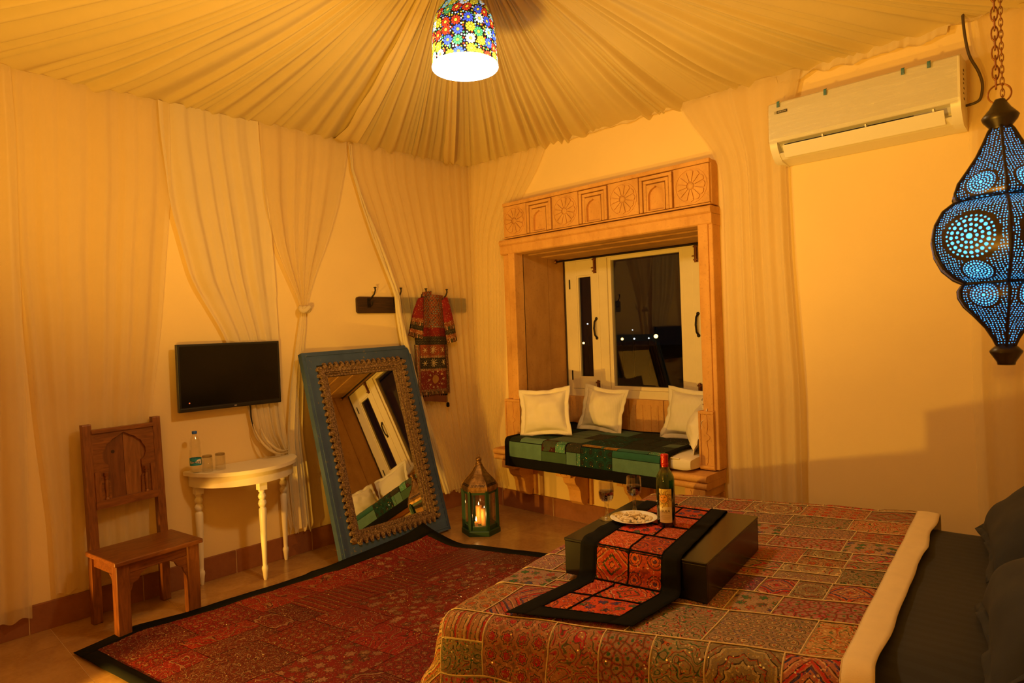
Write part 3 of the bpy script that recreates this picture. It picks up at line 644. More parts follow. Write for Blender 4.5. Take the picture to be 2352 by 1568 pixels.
for (x,y) in ((0.045,cy-0.300),(0.300,cy+0.012),(0.050,cy+0.290)):
    m=MB(); m.lathe(legp,(x,y,0),16); m.bx(x-0.026,x+0.026,y-0.026,y+0.026,0.606,0.665); part('leg',m,M['white_paint'],t)
# water bottle
def text_mesh(txt,size,extr=0.0006):
    cu=bpy.data.curves.new('t','FONT'); cu.body=txt; cu.size=size; cu.align_x='CENTER'; cu.align_y='CENTER'; cu.extrude=extr; cu.resolution_u=3
    o=bpy.data.objects.new('t',cu); C.objects.link(o); dg=bpy.context.evaluated_depsgraph_get(); me=bpy.data.meshes.new_from_object(o.evaluated_get(dg)); bpy.data.objects.remove(o); return me
def text_on(name,txt,size,mat,root,fn,sx=1.0):
    """fn(u,v,w)->3d local position"""
    me=text_mesh(txt,size); bm=bmesh.new(); bm.from_mesh(me); bmesh.ops.subdivide_edges(bm,edges=[e for e in bm.edges if e.calc_length()>size*0.3],cuts=2)
    for v in bm.verts: v.co=fn(v.co.x*sx,v.co.y,v.co.z)
    bm.to_mesh(me); bm.free(); me.materials.clear(); me.materials.append(mat); me.name=name
    return link(name,me,root)
def toward_cam(x,y): return math.atan2(-4.248-y,4.488-x)
bx_,by_=0.120,-2.630; az=toward_cam(bx_,by_)
t=thing('water_bottle',(bx_,by_,0.762),'clear plastic water bottle with blue cap and teal label on the white table','bottle')
prof=[(0.020,0.0),(0.032,0.004),(0.036,0.015),(0.036,0.045),(0.0345,0.05),(0.0345,0.095),(0.036,0.10),(0.035,0.115),(0.037,0.125),(0.035,0.135),(0.037,0.145),(0.033,0.158),(0.031,0.170),(0.034,0.185),(0.033,0.20),(0.026,0.222),(0.016,0.240),(0.013,0.250),(0.013,0.258)]
m=MB(); m.lathe(prof,(0,0,0),24,cap=True); part('bottle_body',m,glassmat('pet_plastic',(1,0.99,0.96),0.03,0.05,0.96,0.3),t,local=True)
m=MB(); m.lathe([(0.0145,0.252),(0.0155,0.254),(0.0155,0.268),(0.014,0.270)],(0,0,0),18); part('cap',m,flat('blue_cap',(0.03,0.12,0.55),0.4),t,local=True)
m=MB(); m.lathe([(0.0355,0.050),(0.0355,0.096)],(0,0,0),32,cap=False); lb=part('label',m,flat('teal_label',(0.02,0.28,0.42),0.4),t,local=True,label='teal label band')
cyl=lambda R: (lambda u,v,w: Vector((( R+w)*math.cos(az+u/R),(R+w)*math.sin(az+u/R),0.073+v)))
m=MB(); poly=[]
for q in range(25):
    u=-0.036+0.076*q/24; poly.append((u,0.004+0.012*math.tanh((u)*60)+0.003*math.sin(u*90)))
for q in range(25):
    u=0.040-0.076*q/24; poly.append((u,-0.004-0.012*math.tanh((u)*60)+0.003*math.sin(u*90)))
F=cyl(0.0359); nq=25; vs=[F(a,b,0) for a,b in poly]; m.add(vs,[(i,i+1,2*nq-2-i,2*nq-1-i) for i in range(nq-1)][0:],None,0)
link('label_wave',m.mesh('label_wave',flat('white_label',(0.8,0.8,0.78),0.4)),lb)
text_on('label_text','kinley',0.024,flat('navy_ink',(0.01,0.02,0.09),0.5),lb,cyl(0.0363))
# tumblers
tm=MB(); tm.lathe([(0.0335,0.0),(0.0335,0.002),(0.0315,0.100),(0.028,0.109),(0.010,0.110)],(0,0,0),12,smooth=False,cap=False); tin=MB(); tin.lathe([(0.031,0.001),(0.0295,0.094),(0.003,0.0945)],(0,0,0),12,cap=False); base=MB(); base.lathe([(0.030,0.096),(0.0312,0.100),(0.028,0.1085),(0.003,0.109)],(0,0,0),12)
gm=glassmat('tumbler_glass',(0.99,0.98,0.95),0.0,0.05,0.95,0.30)
t=thing('drinking_glass',(0.165,-2.575,0.762),'upturned clear tumbler on the white table, next to the water bottle','glass','upturned tumblers on the white table')
part('outer_wall',tm,gm,t,local=True); part('inner_wall',tin,gm,t,local=True); part('thick_base',base,glassmat('thick_glass',(0.70,0.64,0.50),0.05,0.12,0.85,0.4),t,local=True)
c=clone(t); c.location=(0.160,-2.490,0.762); c['label']='upturned clear tumbler on the white table, further from the water bottle'
# ================================================================ leaning mirror
mr=thing('leaning_mirror',(0.505,-1.345,0.0),'tall mirror in a worn blue carved frame leaning against the wall','mirror')
BL=Vector((0.540,-1.868,0.030)); BR=Vector((0.470,-0.822,0.002)); TL=Vector((0.128,-1.890,1.487)); TR=Vector((0.044,-0.845,1.5065))
nrm=(BR-BL).cross(TL-BL).normalized()
o0=Vector((0.505,-1.345,0.0))
def mp(a,b,d=0.0):
    """a across 0..1, b up 0..1"""
    return (BL*(1-a)+BR*a)*(1-b)+(TL*(1-a)+TR*a)*b+nrm*d-o0
MWd,MHt=1.048,1.535
mf=lambda x,y,d: mp(x/MWd,y/MHt,d)
def mbox(x0,x1,y0,y1,d0,d1):
    m=MB(); m.prism([(x0,y0),(x1,y0),(x1,y1),(x0,y1)],mf,d0,d1); return m
g=N('worn_blue_paint'); v=g.coord(); a=g.noise(v,35,6,0.7); b=g.noise(v,7,4); edge=g.m('GREATER_THAN',g.m('ADD',g.m('MULTIPLY',a,0.7),g.m('MULTIPLY',b,0.4)),0.68)
c=g.mix(b,(0.024,0.054,0.150),(0.062,0.112,0.250)); c=g.mix(edge,c,(0.17,0.15,0.11)); M['blue_paint']=g.done(g.pbsdf(c,0.75,0,g.bump(a,0.5,0.004)))
g=N('limed_carved_wood'); v=g.coord(); a=g.noise(v,90,5,0.7); b=g.noise(v,12,3); c=g.ramp(a,[(0.36,(0.050,0.024,0.010)),(0.52,(0.22,0.125,0.060)),(0.68,(0.46,0.33,0.20))]); M['carved_wood']=g.done(g.pbsdf(c,0.8,0,g.bump(a,0.9,0.006)))
bw_=0.105; th=0.045
for (x0,x1,y0,y1) in ((0,bw_,0,MHt),(MWd-bw_,MWd,0,MHt),(bw_,MWd-bw_,0,bw_),(bw_,MWd-bw_,MHt-bw_,MHt)):
    part('frame_rail',mbox(x0,x1,y0,y1,0.0,th),M['blue_paint'],mr,local=True,bevel=0.004)
for (x0,x1,y0,y1) in ((0.022,0.030,0.022,MHt-0.022),(MWd-0.030,MWd-0.022,0.022,MHt-0.022),(0.03,MWd-0.03,0.022,0.030),(0.03,MWd-0.03,MHt-0.030,MHt-0.022)):
    part('frame_bead',mbox(x0,x1,y0,y1,th-0.002,th+0.006),M['blue_paint'],mr,local=True,bevel=0.003)
i0=bw_-0.010; cw=0.090
def inner(k,w_,d0,d1,nm,bv):
    a=i0+k
    for (x0,x1,y0,y1) in ((a,a+w_,a,MHt-a),(MWd-a-w_,MWd-a,a,MHt-a),(a+w_,MWd-a-w_,a,a+w_),(a+w_,MWd-a-w_,MHt-a-w_,MHt-a)):
        part(nm,mbox(x0,x1,y0,y1,d0,d1),M['carved_wood'],mr,local=True,bevel=bv)
inner(0.030,0.036,0.006,0.052,'carved_border',0.008); inner(0.066,0.014,0.006,0.040,'reeded_border',0.005); inner(0.080,0.018,0.004,0.030,'inner_border',0.006)
def leaf(cx,cy,dx,dy):
    """one scrolled acanthus leaf; (dx,dy) points outward"""
    m=MB(); tx,ty=-dy,dx
    out=[(-0.017,-0.004),(-0.020,0.014),(-0.013,0.030),(-0.003,0.040),(0.010,0.040),(0.014,0.030),(0.006,0.024),(0.013,0.016),(0.018,0.004),(0.016,-0.004)]
    m.prism([(cx+tx*a+dx*b,cy+ty*a+dy*b) for a,b in out],mf,th-0.004,th+0.020)
    out2=[(-0.006,0.0),(-0.007,0.020),(0.001,0.030),(0.006,0.020),(0.004,0.0)]
    m.prism([(cx+tx*a+dx*b,cy+ty*a+dy*b) for a,b in out2],mf,th+0.018,th+0.028)
    link('carved_leaf',m.mesh('carved_leaf',M['carved_wood']),mr)
e0=i0+0.036
nl=27
for k in range(nl):
    y=lerp(e0+0.005,MHt-e0-0.005,k/(nl-1)); leaf(e0,y,-1,0); leaf(MWd-e0,y,1,0)
for k in range(15):
    x=lerp(e0+0.035,MWd-e0-0.035,k/14); leaf(x,e0,0,-1); leaf(x,MHt-e0,0,1)
g0=i0+0.096
part('mirror_glass',mbox(g0-0.004,MWd-g0+0.004,g0-0.004,MHt-g0+0.004,0.006,0.012),M['mirror'],mr,local=True)
bd=MB()
for k in range(120):      # carved bead row round the glass
    per=2*(MWd-2*i0-0.146)+2*(MHt-2*i0-0.146); d=k/120*per; a=i0+0.073; Wd,Hd=MWd-2*a,MHt-2*a
    if d<Wd: x,y=a+d,a
    elif d<Wd+Hd: x,y=MWd-a,a+d-Wd
    elif d<2*Wd+Hd: x,y=MWd-a-(d-Wd-Hd),MHt-a
    else: x,y=a,MHt-a-(d-2*Wd-Hd)
    bd.sphere(tuple(mf(x,y,0.041)),0.0075,6)
part('bead_row',bd,M['carved_wood'],mr,local=True,kind='stuff')
# ================================================================ embroidered textiles
def emb(name,motif,base,line,acc,s=0.06,spark=0.0,speck=0.35,rough=0.8,hue=0.04,lw=1.0,val=0.4):
    """embroidery on fabric; UV is in metres, origin at the patch centre"""
    g=N(name); uv=g.coord('UV'); ob=g.coord('Object'); rnd=g.rnd()
    off=g.comb(g.m('MULTIPLY',rnd,7.3),g.m('MULTIPLY',rnd,3.1),0.0)
    nz=g.noise(g.vm('ADD',uv,off),26,3,0.6,out=1); wob=g.n('VectorMath',{0:g.vm('SUBTRACT',nz,(0.5,0.5,0.5))},operation='SCALE'); wob.inputs[3].default_value=0.016
    p=g.vm('ADD',uv,wob.outputs[0]); u,v,_=g.sep(p)
    A=lambda i:acc[i%len(acc)]; dk=tuple(x*0.55 for x in base)
    if motif in('circles','rosettes'):
        cu=g.m('SUBTRACT',g.m('FRACT',g.m('DIVIDE',u,s)),0.5); cv=g.m('SUBTRACT',g.m('FRACT',g.m('DIVIDE',v,s)),0.5)
        d=g.m('SQRT',g.m('ADD',g.m('MULTIPLY',cu,cu),g.m('MULTIPLY',cv,cv)))
        if motif=='rosettes':
            an=g.m('ARCTAN2',cv,cu); d=g.m('ADD',d,g.m('MULTIPLY',g.m('SINE',g.m('MULTIPLY',an,8.0)),0.035))
        c=g.ramp(d,[(0,A(0)),(0.07,line),(0.10,A(1)),(0.20,line),(0.235,base),(0.30,dk),(0.34,line),(0.38,base),(0.55,dk)],'CONSTANT')
    elif motif=='diamond':
        d=g.m('FRACT',g.m('DIVIDE',g.m('ADD',g.m('ABSOLUTE',u),g.m('ABSOLUTE',v)),s*1.7))
        c=g.ramp(d,[(0,A(0)),(0.14,line),(0.20,base),(0.42,A(1)),(0.50,line),(0.56,base),(0.80,A(2)),(0.88,line),(0.93,base)],'CONSTANT')
    elif motif=='stripes':
        d=g.m('FRACT',g.m('DIVIDE',u,s)); c=g.ramp(d,[(0,base),(0.22,line),(0.28,A(0)),(0.44,base),(0.5,line),(0.56,A(1)),(0.70,base),(0.85,line),(0.9,base)],'CONSTANT')
    elif motif=='zigzag':
        tri=g.m('PINGPONG',g.m('DIVIDE',u,s*0.5),1.0); d=g.m('FRACT',g.m('ADD',g.m('DIVIDE',v,s),g.m('MULTIPLY',tri,0.6)))
        c=g.ramp(d,[(0,base),(0.25,line),(0.33,A(0)),(0.5,line),(0.57,base),(0.78,A(1)),(0.86,base)],'CONSTANT')
    elif motif=='vine':
        n1=g.noise(g.vm('ADD',uv,off),9.0*0.06/s,2,0.4); d=g.m('FRACT',g.m('MULTIPLY',n1,9.0))
        c=g.ramp(d,[(0,base),(0.18,line),(0.26,A(0)),(0.36,base),(0.58,A(1)),(0.64,line),(0.70,base)],'CONSTANT')
    elif motif=='cells':
        d=g.vor(p,1.0/s,'DISTANCE_TO_EDGE',0.8,'2D'); d2=g.vor(p,1.0/s,'F1',0.8,'2D')
        c=g.ramp(d,[(0,line),(0.05,A(0)),(0.09,line),(0.12,base)],'CONSTANT'); cc=g.vor(p,1.0/s,'F1',0.8,'2D','Color')
        c=g.mix(g.m('LESS_THAN',d2,0.17),c,g.ramp(g.sep(cc)[0],[(0,A(0)),(0.35,A(1)),(0.7,A(2))],'CONSTANT'))
    elif motif=='scallop':
        d=g.m('FRACT',g.m('DIVIDE',g.m('SQRT',g.m('ADD',g.m('MULTIPLY',u,u),g.m('MULTIPLY',v,v))),s*0.9)); an=g.m('ARCTAN2',v,u)
        d=g.m('FRACT',g.m('ADD',d,g.m('MULTIPLY',g.m('ABSOLUTE',g.m('SINE',g.m('MULTIPLY',an,6.0))),0.18)))
        c=g.ramp(d,[(0,A(0)),(0.15,line),(0.22,base),(0.45,A(1)),(0.52,line),(0.58,base),(0.8,A(2)),(0.86,base)],'CONSTANT')
    elif motif=='flowers':
        vx=g.vor(p,1.0/s,'F1',0.75,'2D',None); cc=vx.outputs['Color']; dv=g.vm('SUBTRACT',p,vx.outputs['Position']); a_,b_,_=g.sep(dv); an=g.m('ARCTAN2',b_,a_)
        d=g.m('DIVIDE',g.vm('LENGTH',dv,None,1),s); d=g.m('ADD',d,g.m('MULTIPLY',g.m('COSINE',g.m('MULTIPLY',an,6.0)),0.07))
        fc=g.ramp(g.sep(cc)[0],[(0,A(0)),(0.3,A(1)),(0.6,A(2)),(0.85,line)],'CONSTANT')
        c=g.mix(g.m('LESS_THAN',d,0.30),base,fc); c=g.mix(g.band(d,0.28,0.34),c,line); c=g.mix(g.m('LESS_THAN',d,0.10),c,A(1))
    else:
        c=g.ramp(g.noise(uv,20,4),[(0.35,base),(0.65,dk)])
    # mottled ground, stray threads, stitches
    mo=g.noise(ob,30,4,0.7); c=g.mix(0.5,c,g.mix(mo,tuple(x*0.35 for x in base),tuple(min(1,x*1.7) for x in base)),'MIX') if motif=='plain' else g.mix(g.m('MULTIPLY',g.m('GREATER_THAN',mo,0.50),0.30),c,dk)
    if speck>0:
        vc=g.vor(ob,210,'F1',1.0,'3D','Color'); r_,g_,_=g.sep(vc); pal=[A(i) for i in range(len(acc))]
        pc=g.ramp(g_,[(i/len(pal),q) for i,q in enumerate(pal)],'CONSTANT'); c=g.mix(g.m('MULTIPLY',g.m('GREATER_THAN',r_,1-speck*0.5),0.8),c,pc)
    h=g.n('HueSaturation',{'Hue':g.m('ADD',g.m('MULTIPLY',g.m('SUBTRACT',rnd,0.5),hue),0.5),'Saturation':1.0,'Value':g.m('ADD',g.m('MULTIPLY',g.m('FRACT',g.m('MULTIPLY',rnd,13.7)),val),1.0-val/2),'Color':c}); c=h.outputs[0]
    fn_=g.noise(ob,240,3,0.7); c=g.mix(0.55,c,g.mix(fn_,tuple(x*0.10 for x in base),tuple(min(1,x*1.9) for x in base)),'OVERLAY') if motif!='plain' else c
    th=g.noise(ob,420,2); nm=g.bump(g.m('ADD',th,g.m('MULTIPLY',mo,1.2)),0.7,0.004)
    if spark>0:
        vs_=g.vor(ob,75,'F1',1.0,'3D',None); cr=g.sep(vs_.outputs['Color'])[1]; f=g.m('MULTIPLY',g.m('LESS_THAN',vs_.outputs['Distance'],0.22),g.m('GREATER_THAN',cr,1-spark))
        tilt=g.n('VectorMath',{0:g.vm('SUBTRACT',vs_.outputs['Color'],(0.5,0.5,0.5))},operation='SCALE'); tilt.inputs[3].default_value=0.9
        nv=g.vm('NORMALIZE',g.vm('ADD',g.n('NewGeometry').outputs['Normal'],tilt.outputs[0]))
        c=g.mix(f,c,(0.75,0.68,0.58)); sh1=g.pbsdf(c,rough,0,nm,Specular_IOR_Level=0.3); sh2=g.pbsdf((0.80,0.76,0.70),0.12,1.0,nv)
        mx=g.n('MixShader',{0:f}); g.t.links.new(sh1,mx.inputs[1]); g.t.links.new(sh2,mx.inputs[2]); return g.done(mx.outputs[0])
    return g.done(g.pbsdf(c,rough,0,nm,Sheen_Weight=0.1))
GOLD=(0.42,0.30,0.13); RED=(0.50,0.035,0.02); GRN=(0.04,0.16,0.06); BLU=(0.035,0.05,0.26); PNK=(0.55,0.10,0.17); ORG=(0.60,0.20,0.03); DK=(0.035,0.022,0.014); CRM=(0.62,0.50,0.30); BRN=(0.11,0.06,0.03)
TAN=(0.40,0.275,0.20); OCH=(0.44,0.275,0.15); OLV=(0.33,0.255,0.17); RST=(0.42,0.20,0.13); MAU=(0.40,0.19,0.16); PUR=(0.21,0.085,0.15)
QM=[emb('quilt_circles','circles',TAN,DK,[RED,CRM,GRN,BLU],0.046,0.16,0.25),emb('quilt_rosettes','rosettes',OCH,DK,[ORG,RED,CRM,GRN],0.062,0.14,0.25),emb('quilt_diamond','diamond',TAN,DK,[RED,GOLD,GRN],0.042,0.14,0.25),
 emb('quilt_stripes','stripes',OCH,DK,[CRM,RED,GRN],0.055,0.16,0.25),emb('quilt_zigzag','zigzag',TAN,BRN,[CRM,PUR,RED],0.055,0.14,0.25),emb('quilt_vine','vine',OLV,DK,[GRN,RED,CRM],0.045,0.16,0.25),
 emb('quilt_cells','cells',TAN,BRN,[RED,GRN,PNK],0.034,0.14,0.25),emb('quilt_scallop','scallop',OLV,DK,[CRM,RED,GOLD],0.060,0.16,0.25),emb('quilt_flowers','flowers',MAU,CRM,[BLU,PNK,RED,GRN],0.050,0.18,0.2),
 emb('quilt_red_diamond','diamond',RST,DK,[RED,CRM,BLU],0.05,0.16,0.25),emb('quilt_red_circles','circles',RST,DK,[PNK,RED,GRN,BLU],0.042,0.16,0.25),emb('quilt_ochre_vine','vine',OCH,BRN,[RED,GRN,CRM],0.06,0.12,0.25),emb('quilt_mauve','vine',PUR,DK,[PNK,CRM,GRN],0.045,0.14,0.25),emb('quilt_tan_flowers','flowers',TAN,BRN,[RED,GRN,BLU,PNK],0.055,0.14,0.25)]
QW=[8,7,7,7,6,8,7,6,3,2,2,8,1,8]
DR_=(0.055,0.005,0.006); RB=(0.25,0.012,0.011); GO2=(0.30,0.20,0.10); SIL=(0.42,0.31,0.22); PKR=(0.40,0.06,0.05)
RM=[emb('rug_vine','vine',RB,DR_,[SIL,PKR,GO2],0.085,0.40,0.3,0.6,0.01,1,0.2),emb('rug_flowers','flowers',(0.25,0.012,0.012),BRN,[GO2,SIL,(0.10,0.03,0.02)],0.075,0.40,0.3,0.6,0.01,1,0.2),
 emb('rug_circles','circles',RB,DR_,[SIL,GO2,BRN],0.055,0.34,0.3,0.6,0.01,1,0.2),emb('rug_maroon','scallop',(0.19,0.010,0.012),(0.05,0.006,0.006),[SIL,(0.30,0.03,0.025),GO2],0.11,0.40,0.3,0.6,0.01,1,0.2),
 emb('rug_stripes','stripes',RB,DR_,[GO2,(0.12,0.03,0.015)],0.045,0.34,0.3,0.6,0.01,1,0.2),emb('rug_paisley','vine',(0.27,0.012,0.010),(0.08,0.012,0.010),[GO2,(0.36,0.03,0.02),SIL],0.13,0.34,0.35,0.6,0.01,1,0.2),emb('rug_brown','vine',(0.17,0.022,0.016),(0.04,0.008,0.007),[SIL,(0.26,0.025,0.015),GO2],0.05,0.44,0.4,0.6,0.01,1,0.2)]
UM=[emb('runner_circles','circles',(0.46,0.10,0.025),DK,[BLU,ORG,CRM],0.085,0.14,0.3,0.75,0.02),emb('runner_flowers','flowers',(0.50,0.075,0.02),DK,[GRN,BLU,GOLD,ORG],0.05,0.22,0.4,0.75,0.02),emb('runner_vine','vine',(0.42,0.13,0.03),DK,[RED,GRN,CRM],0.06,0.16,0.4,0.75,0.02),emb('runner_diamond','diamond',(0.52,0.07,0.022),DK,[ORG,GRN,CRM],0.05,0.2,0.3,0.75,0.02),emb('runner_zigzag','zigzag',(0.50,0.09,0.03),DK,[ORG,CRM],0.045,0.16,0.35,0.75,0.02)]
def patchwork(root,S,layout,mats,gap,puff,res,rd,weights=None,thick=0.004,name='patch'):
    """layout: list of (s0,s1,t0,t1[,material]); S(s,t)->Vector; every patch becomes its own quilted piece"""
    off=wl(root)
    for L in layout:
        s0,s1,t0,t1=L[:4]; mt=L[4] if len(L)>4 else rd.choices(mats,weights)[0]
        n=max(3,int((s1-s0)/res)); k=max(3,int((t1-t0)/res)); sc_,tc=(s0+s1)/2,(t0+t1)/2; rot=rd.randrange(2)
        e=1e-3
        def fn(u,v):
            s_=lerp(s0+gap,s1-gap,u); t_=lerp(t0+gap,t1-gap,v); p=S(s_,t_); du=S(s_+e,t_)-p; dv=S(s_,t_+e)-p
            nn=du.cross(dv); nn=nn.normalized() if nn.length>0 else Vector((0,0,1))
            nn=-nn
            b=min(1,min(u,1-u,v,1-v)*7); return p+nn*(puff*(b*(2-b))+ (0.0015*noise.noise(p*40)))
        m=MB(); uvf=(lambda u,v:((u-0.5)*(s1-s0),(v-0.5)*(t1-t0))) if rot==0 else (lambda u,v:((v-0.5)*(t1-t0),(u-0.5)*(s1-s0)))
        m.grid(fn,n,k,0,uvf)
        link(name,m.mesh(name,mt,off),root)
def seams(S,layout,gap,r,bead,lift):
    """corded seams along the patch borders, joined into one part"""
    m=MB(); done=set()
    for L in layout:
        s0,s1,t0,t1=L[:4]
        for (a,b,c,d) in ((s0,t0,s1,t0),(s0,t0,s0,t1),(s0,t1,s1,t1),(s1,t0,s1,t1)):
            key=(round(a,3),round(b,3),round(c,3),round(d,3))
            if key in done: continue
            done.add(key); ln=math.hypot(c-a,d-b); n=max(2,int(ln/bead)); pts=[];rs=[]
            for i in range(n+1):
                f=i/n; p=S(lerp(a,c,f),lerp(b,d,f)); p=p+Vector((0,0,lift)) if abs(d-b)<1 else p; pts.append(p); rs.append(r*(1.0 if i%2 else 0.62))
            m.tube(pts,rs,5,cap=False)
    return m
def brick(s0,s1,t0,t1,rh,wmin,wmax,rd,jit=0.25):
    out=[]; t=t0
    while t<t1-1e-6:
        h=rh*rd.uniform(1-jit,1+jit); h=h if t1-(t+h)>rh*0.5 else t1-t
        s=s0
        while s<s1-1e-6:
            w_=rd.uniform(wmin,wmax); w_=w_ if s1-(s+w_)>wmin*0.6 else s1-s
            if rd.random()<0.16 and h>rh*0.8: out.append((s,s+w_,t,t+h/2)); out.append((s,s+w_,t+h/2,t+h))
            elif rd.random()<0.10 and w_>wmin*1.25: out.append((s,s+w_/2,t,t+h)); out.append((s+w_/2,s+w_,t,t+h))
            else: out.append((s,s+w_,t,t+h))
            s+=w_
        t+=h
    return out
# ================================================================ rug
rug=thing('rug',(1.2,-2.2,0.0),'dark red embroidered patchwork rug with a black border on the tiled floor','rug')
RC=[Vector((0.50,-3.42,0)),Vector((0.63,-1.19,0)),Vector((2.15,-0.80,0)),Vector((2.30,-3.12,0))]
def rugS(s,t):
    """s along the wall (0 near .. 1 far), t away from the wall"""
    S_,T_=s/2.34,t/1.72
    p=RC[0]*(1-S_)*(1-T_)+RC[1]*S_*(1-T_)+RC[2]*S_*T_+RC[3]*(1-S_)*T_
    p=Vector(p)
    xo,zo=interp([(1.02,0.0,0.150),(0.95,0.0,0.118),(0.88,-0.005,0.098),(0.74,0.0,0.070),(0.66,0.0,0.055),(0.60,-0.055,0.020),(0.52,-0.09,0.0),(0.38,-0.085,0.0),(0.25,-0.07,0.004),(0.14,-0.085,0.012),(0.0,0.0,0.0)],S_)
    fo=max(0,1-t/0.34); fo=fo*fo
    p.x+=xo*(1-T_)+0.010*noise.noise((s*5,0,3))*(1-T_)
    p.y+=S_**3*interp([(1.0,0.30),(0.55,0.20),(0.25,0.15),(0.07,0.07),(0.0,0.0)],T_)[0]-0.06*S_**3*T_+0.012*noise.noise((t*6,1,8))*S_
    tip=max(0,1-math.hypot((1-S_)*2.34,t)/0.30)
    z=0.012+zo*fo+0.02*tip*tip
    z+=0.006*abs(noise.noise((s*3.3,t*3.3,2)))
    rg=0.6*math.exp(-((s-0.22*t-1.42)/0.035)**2)*0.014*max(0,1-t/0.6)
    p.z=z+rg; return p
rd=random.Random(11); lay=brick(0.075,2.265,0.075,1.70,0.28,0.22,0.52,rd)
lay=[(a,b,c,d) for a,b,c,d in lay]
patchwork(rug,rugS,lay,RM,0.0015,0.003,0.055,rd,[7,6,4,5,4,4,5])
m=MB()
for (a,b,c,d) in ((0,2.34,0,0.078),(0,2.34,1.69,1.72),(0,0.078,0.078,1.69),(2.262,2.34,0.078,1.69)):
    m.grid(lambda u,v:rugS(lerp(a,b,u),lerp(c,d,v))+Vector((0,0,0.001)),max(2,int((b-a)/0.04)),max(2,int((d-c)/0.026)))
part('black_border',m,M['black_cloth'],rug,solid=0.004)
def backing(u,v): return rugS(lerp(0.03,2.31,u),lerp(0.03,1.70,v))-Vector((0,0,0.006))
part('backing',MB().grid(backing,50,40),cloth('rug_red_backing',(0.16,0.010,0.009),0.2),rug)
# sequins: raised mirror discs sewn over the patches
m=MB(); rd=random.Random(5)
for k in range(3200):
    s_=rd.uniform(0.1,2.24); t_=rd.uniform(0.1,1.4)
    if noise.noise((s_*4,t_*4,1))<0.02: continue
    p=rugS(s_,t_)+Vector((0,0,0.0055)); q=Vector((rd.uniform(-.35,.35),rd.uniform(-.35,.35),1)).normalized(); a=q.orthogonal().normalized(); b=q.cross(a); r=rd.uniform(0.0018,0.0036)
    m.add([p+(a*math.cos(x)+b*math.sin(x))*r for x in [2*pi*i/6 for i in range(6)]],[tuple(range(6))])
part('sequins',m,flat('sequin',(0.82,0.78,0.72),0.12,1.0,0.05),rug,kind='stuff')
# ================================================================ bed
bed=thing('bed',(3.5,-1.5,0.0),'large bed under a dark charcoal sheet, its head at the room side wall','bed')
M['bed_wood']=woodmat('bed_wood',(0.05,0.02,0.008),(0.12,0.05,0.02),'x',0.5)
MQ=[(2.47,-0.66),(2.80,-2.46),(4.66,-2.06),(4.66,-0.55)]
def quad(u,v,in_=0.0):
    a,b,c,d=[Vector((p[0],p[1])) for p in MQ]; return (a*(1-u)*(1-v)+b*(1-u)*v+c*u*v+d*u*(1-v))
def mattress(top,bot,dome,inset):
    m=MB(); n=24
    def ft(u,v):
        q=quad(lerp(inset,1-inset*0.3,u),lerp(inset,1-inset,v)); e=min(u,1-u,v,1-v); ed=min(1,e*9); z=top(q.x)-0.05*(1-ed)**2
        return (q.x,q.y,z+0.004*noise.noise((q.x*4,q.y*4,1)))
    m.grid(ft,n,n)
    ring=[(i/n,0) for i in range(n)]+[(1,i/n) for i in range(n)]+[(1-i/n,1) for i in range(n)]+[(0,1-i/n) for i in range(n)]
    vs=[];K=len(ring)
    for (u,v) in ring: vs.append(ft(u,v))
    for (u,v) in ring:
        p=ft(u,v); vs.append((p[0],p[1],bot))
    m.add(vs,[(i,K+i,K+(i+1)%K,(i+1)%K) for i in range(K)],None,0,True); return m
ztop=lambda x: lerp(0.535,0.603,min(1,max(0,(x-2.45)/1.35)))
part('sheet',mattress(lambda x:ztop(x)-0.004,0.31,0,0.0),M['sheet'],bed)
m=MB(); 
for q in range(3): m.grid(lambda u,v:(quad(u,v).x,quad(u,v).y,0.18+0.13*(q==1)),2,2)
m=MB(); poly=[tuple(quad(u,v)) for u,v in ((0.03,0.03),(0.03,0.97),(0.99,0.97),(0.99,0.03))]; m.prism(poly,lambda a,b,d:(a,b,d),0.16,0.312); part('bed_base',m,M['bed_wood'],bed,bevel=0.006)
for u,v in ((0.06,0.07),(0.06,0.93),(0.96,0.93),(0.96,0.07)):
    q=quad(u,v); m=MB(); m.bx(q.x-0.04,q.x+0.04,q.y-0.04,q.y+0.04,0,0.17); part('leg',m,M['bed_wood'],bed)
m=MB(); m.bx(4.665,4.71,-2.12,-0.50,0.10,0.86); part('headboard',m,M['bed_wood'],bed,bevel=0.008)
for y in (-2.13,-0.46):
    m=MB(); m.lathe([(0.035,0.0),(0.035,0.86),(0.045,0.88),(0.028,0.90),(0.04,0.94),(0.03,0.98),(0.008,1.02)],(4.68,y,0),12); part('head_post',m,M['bed_wood'],bed)
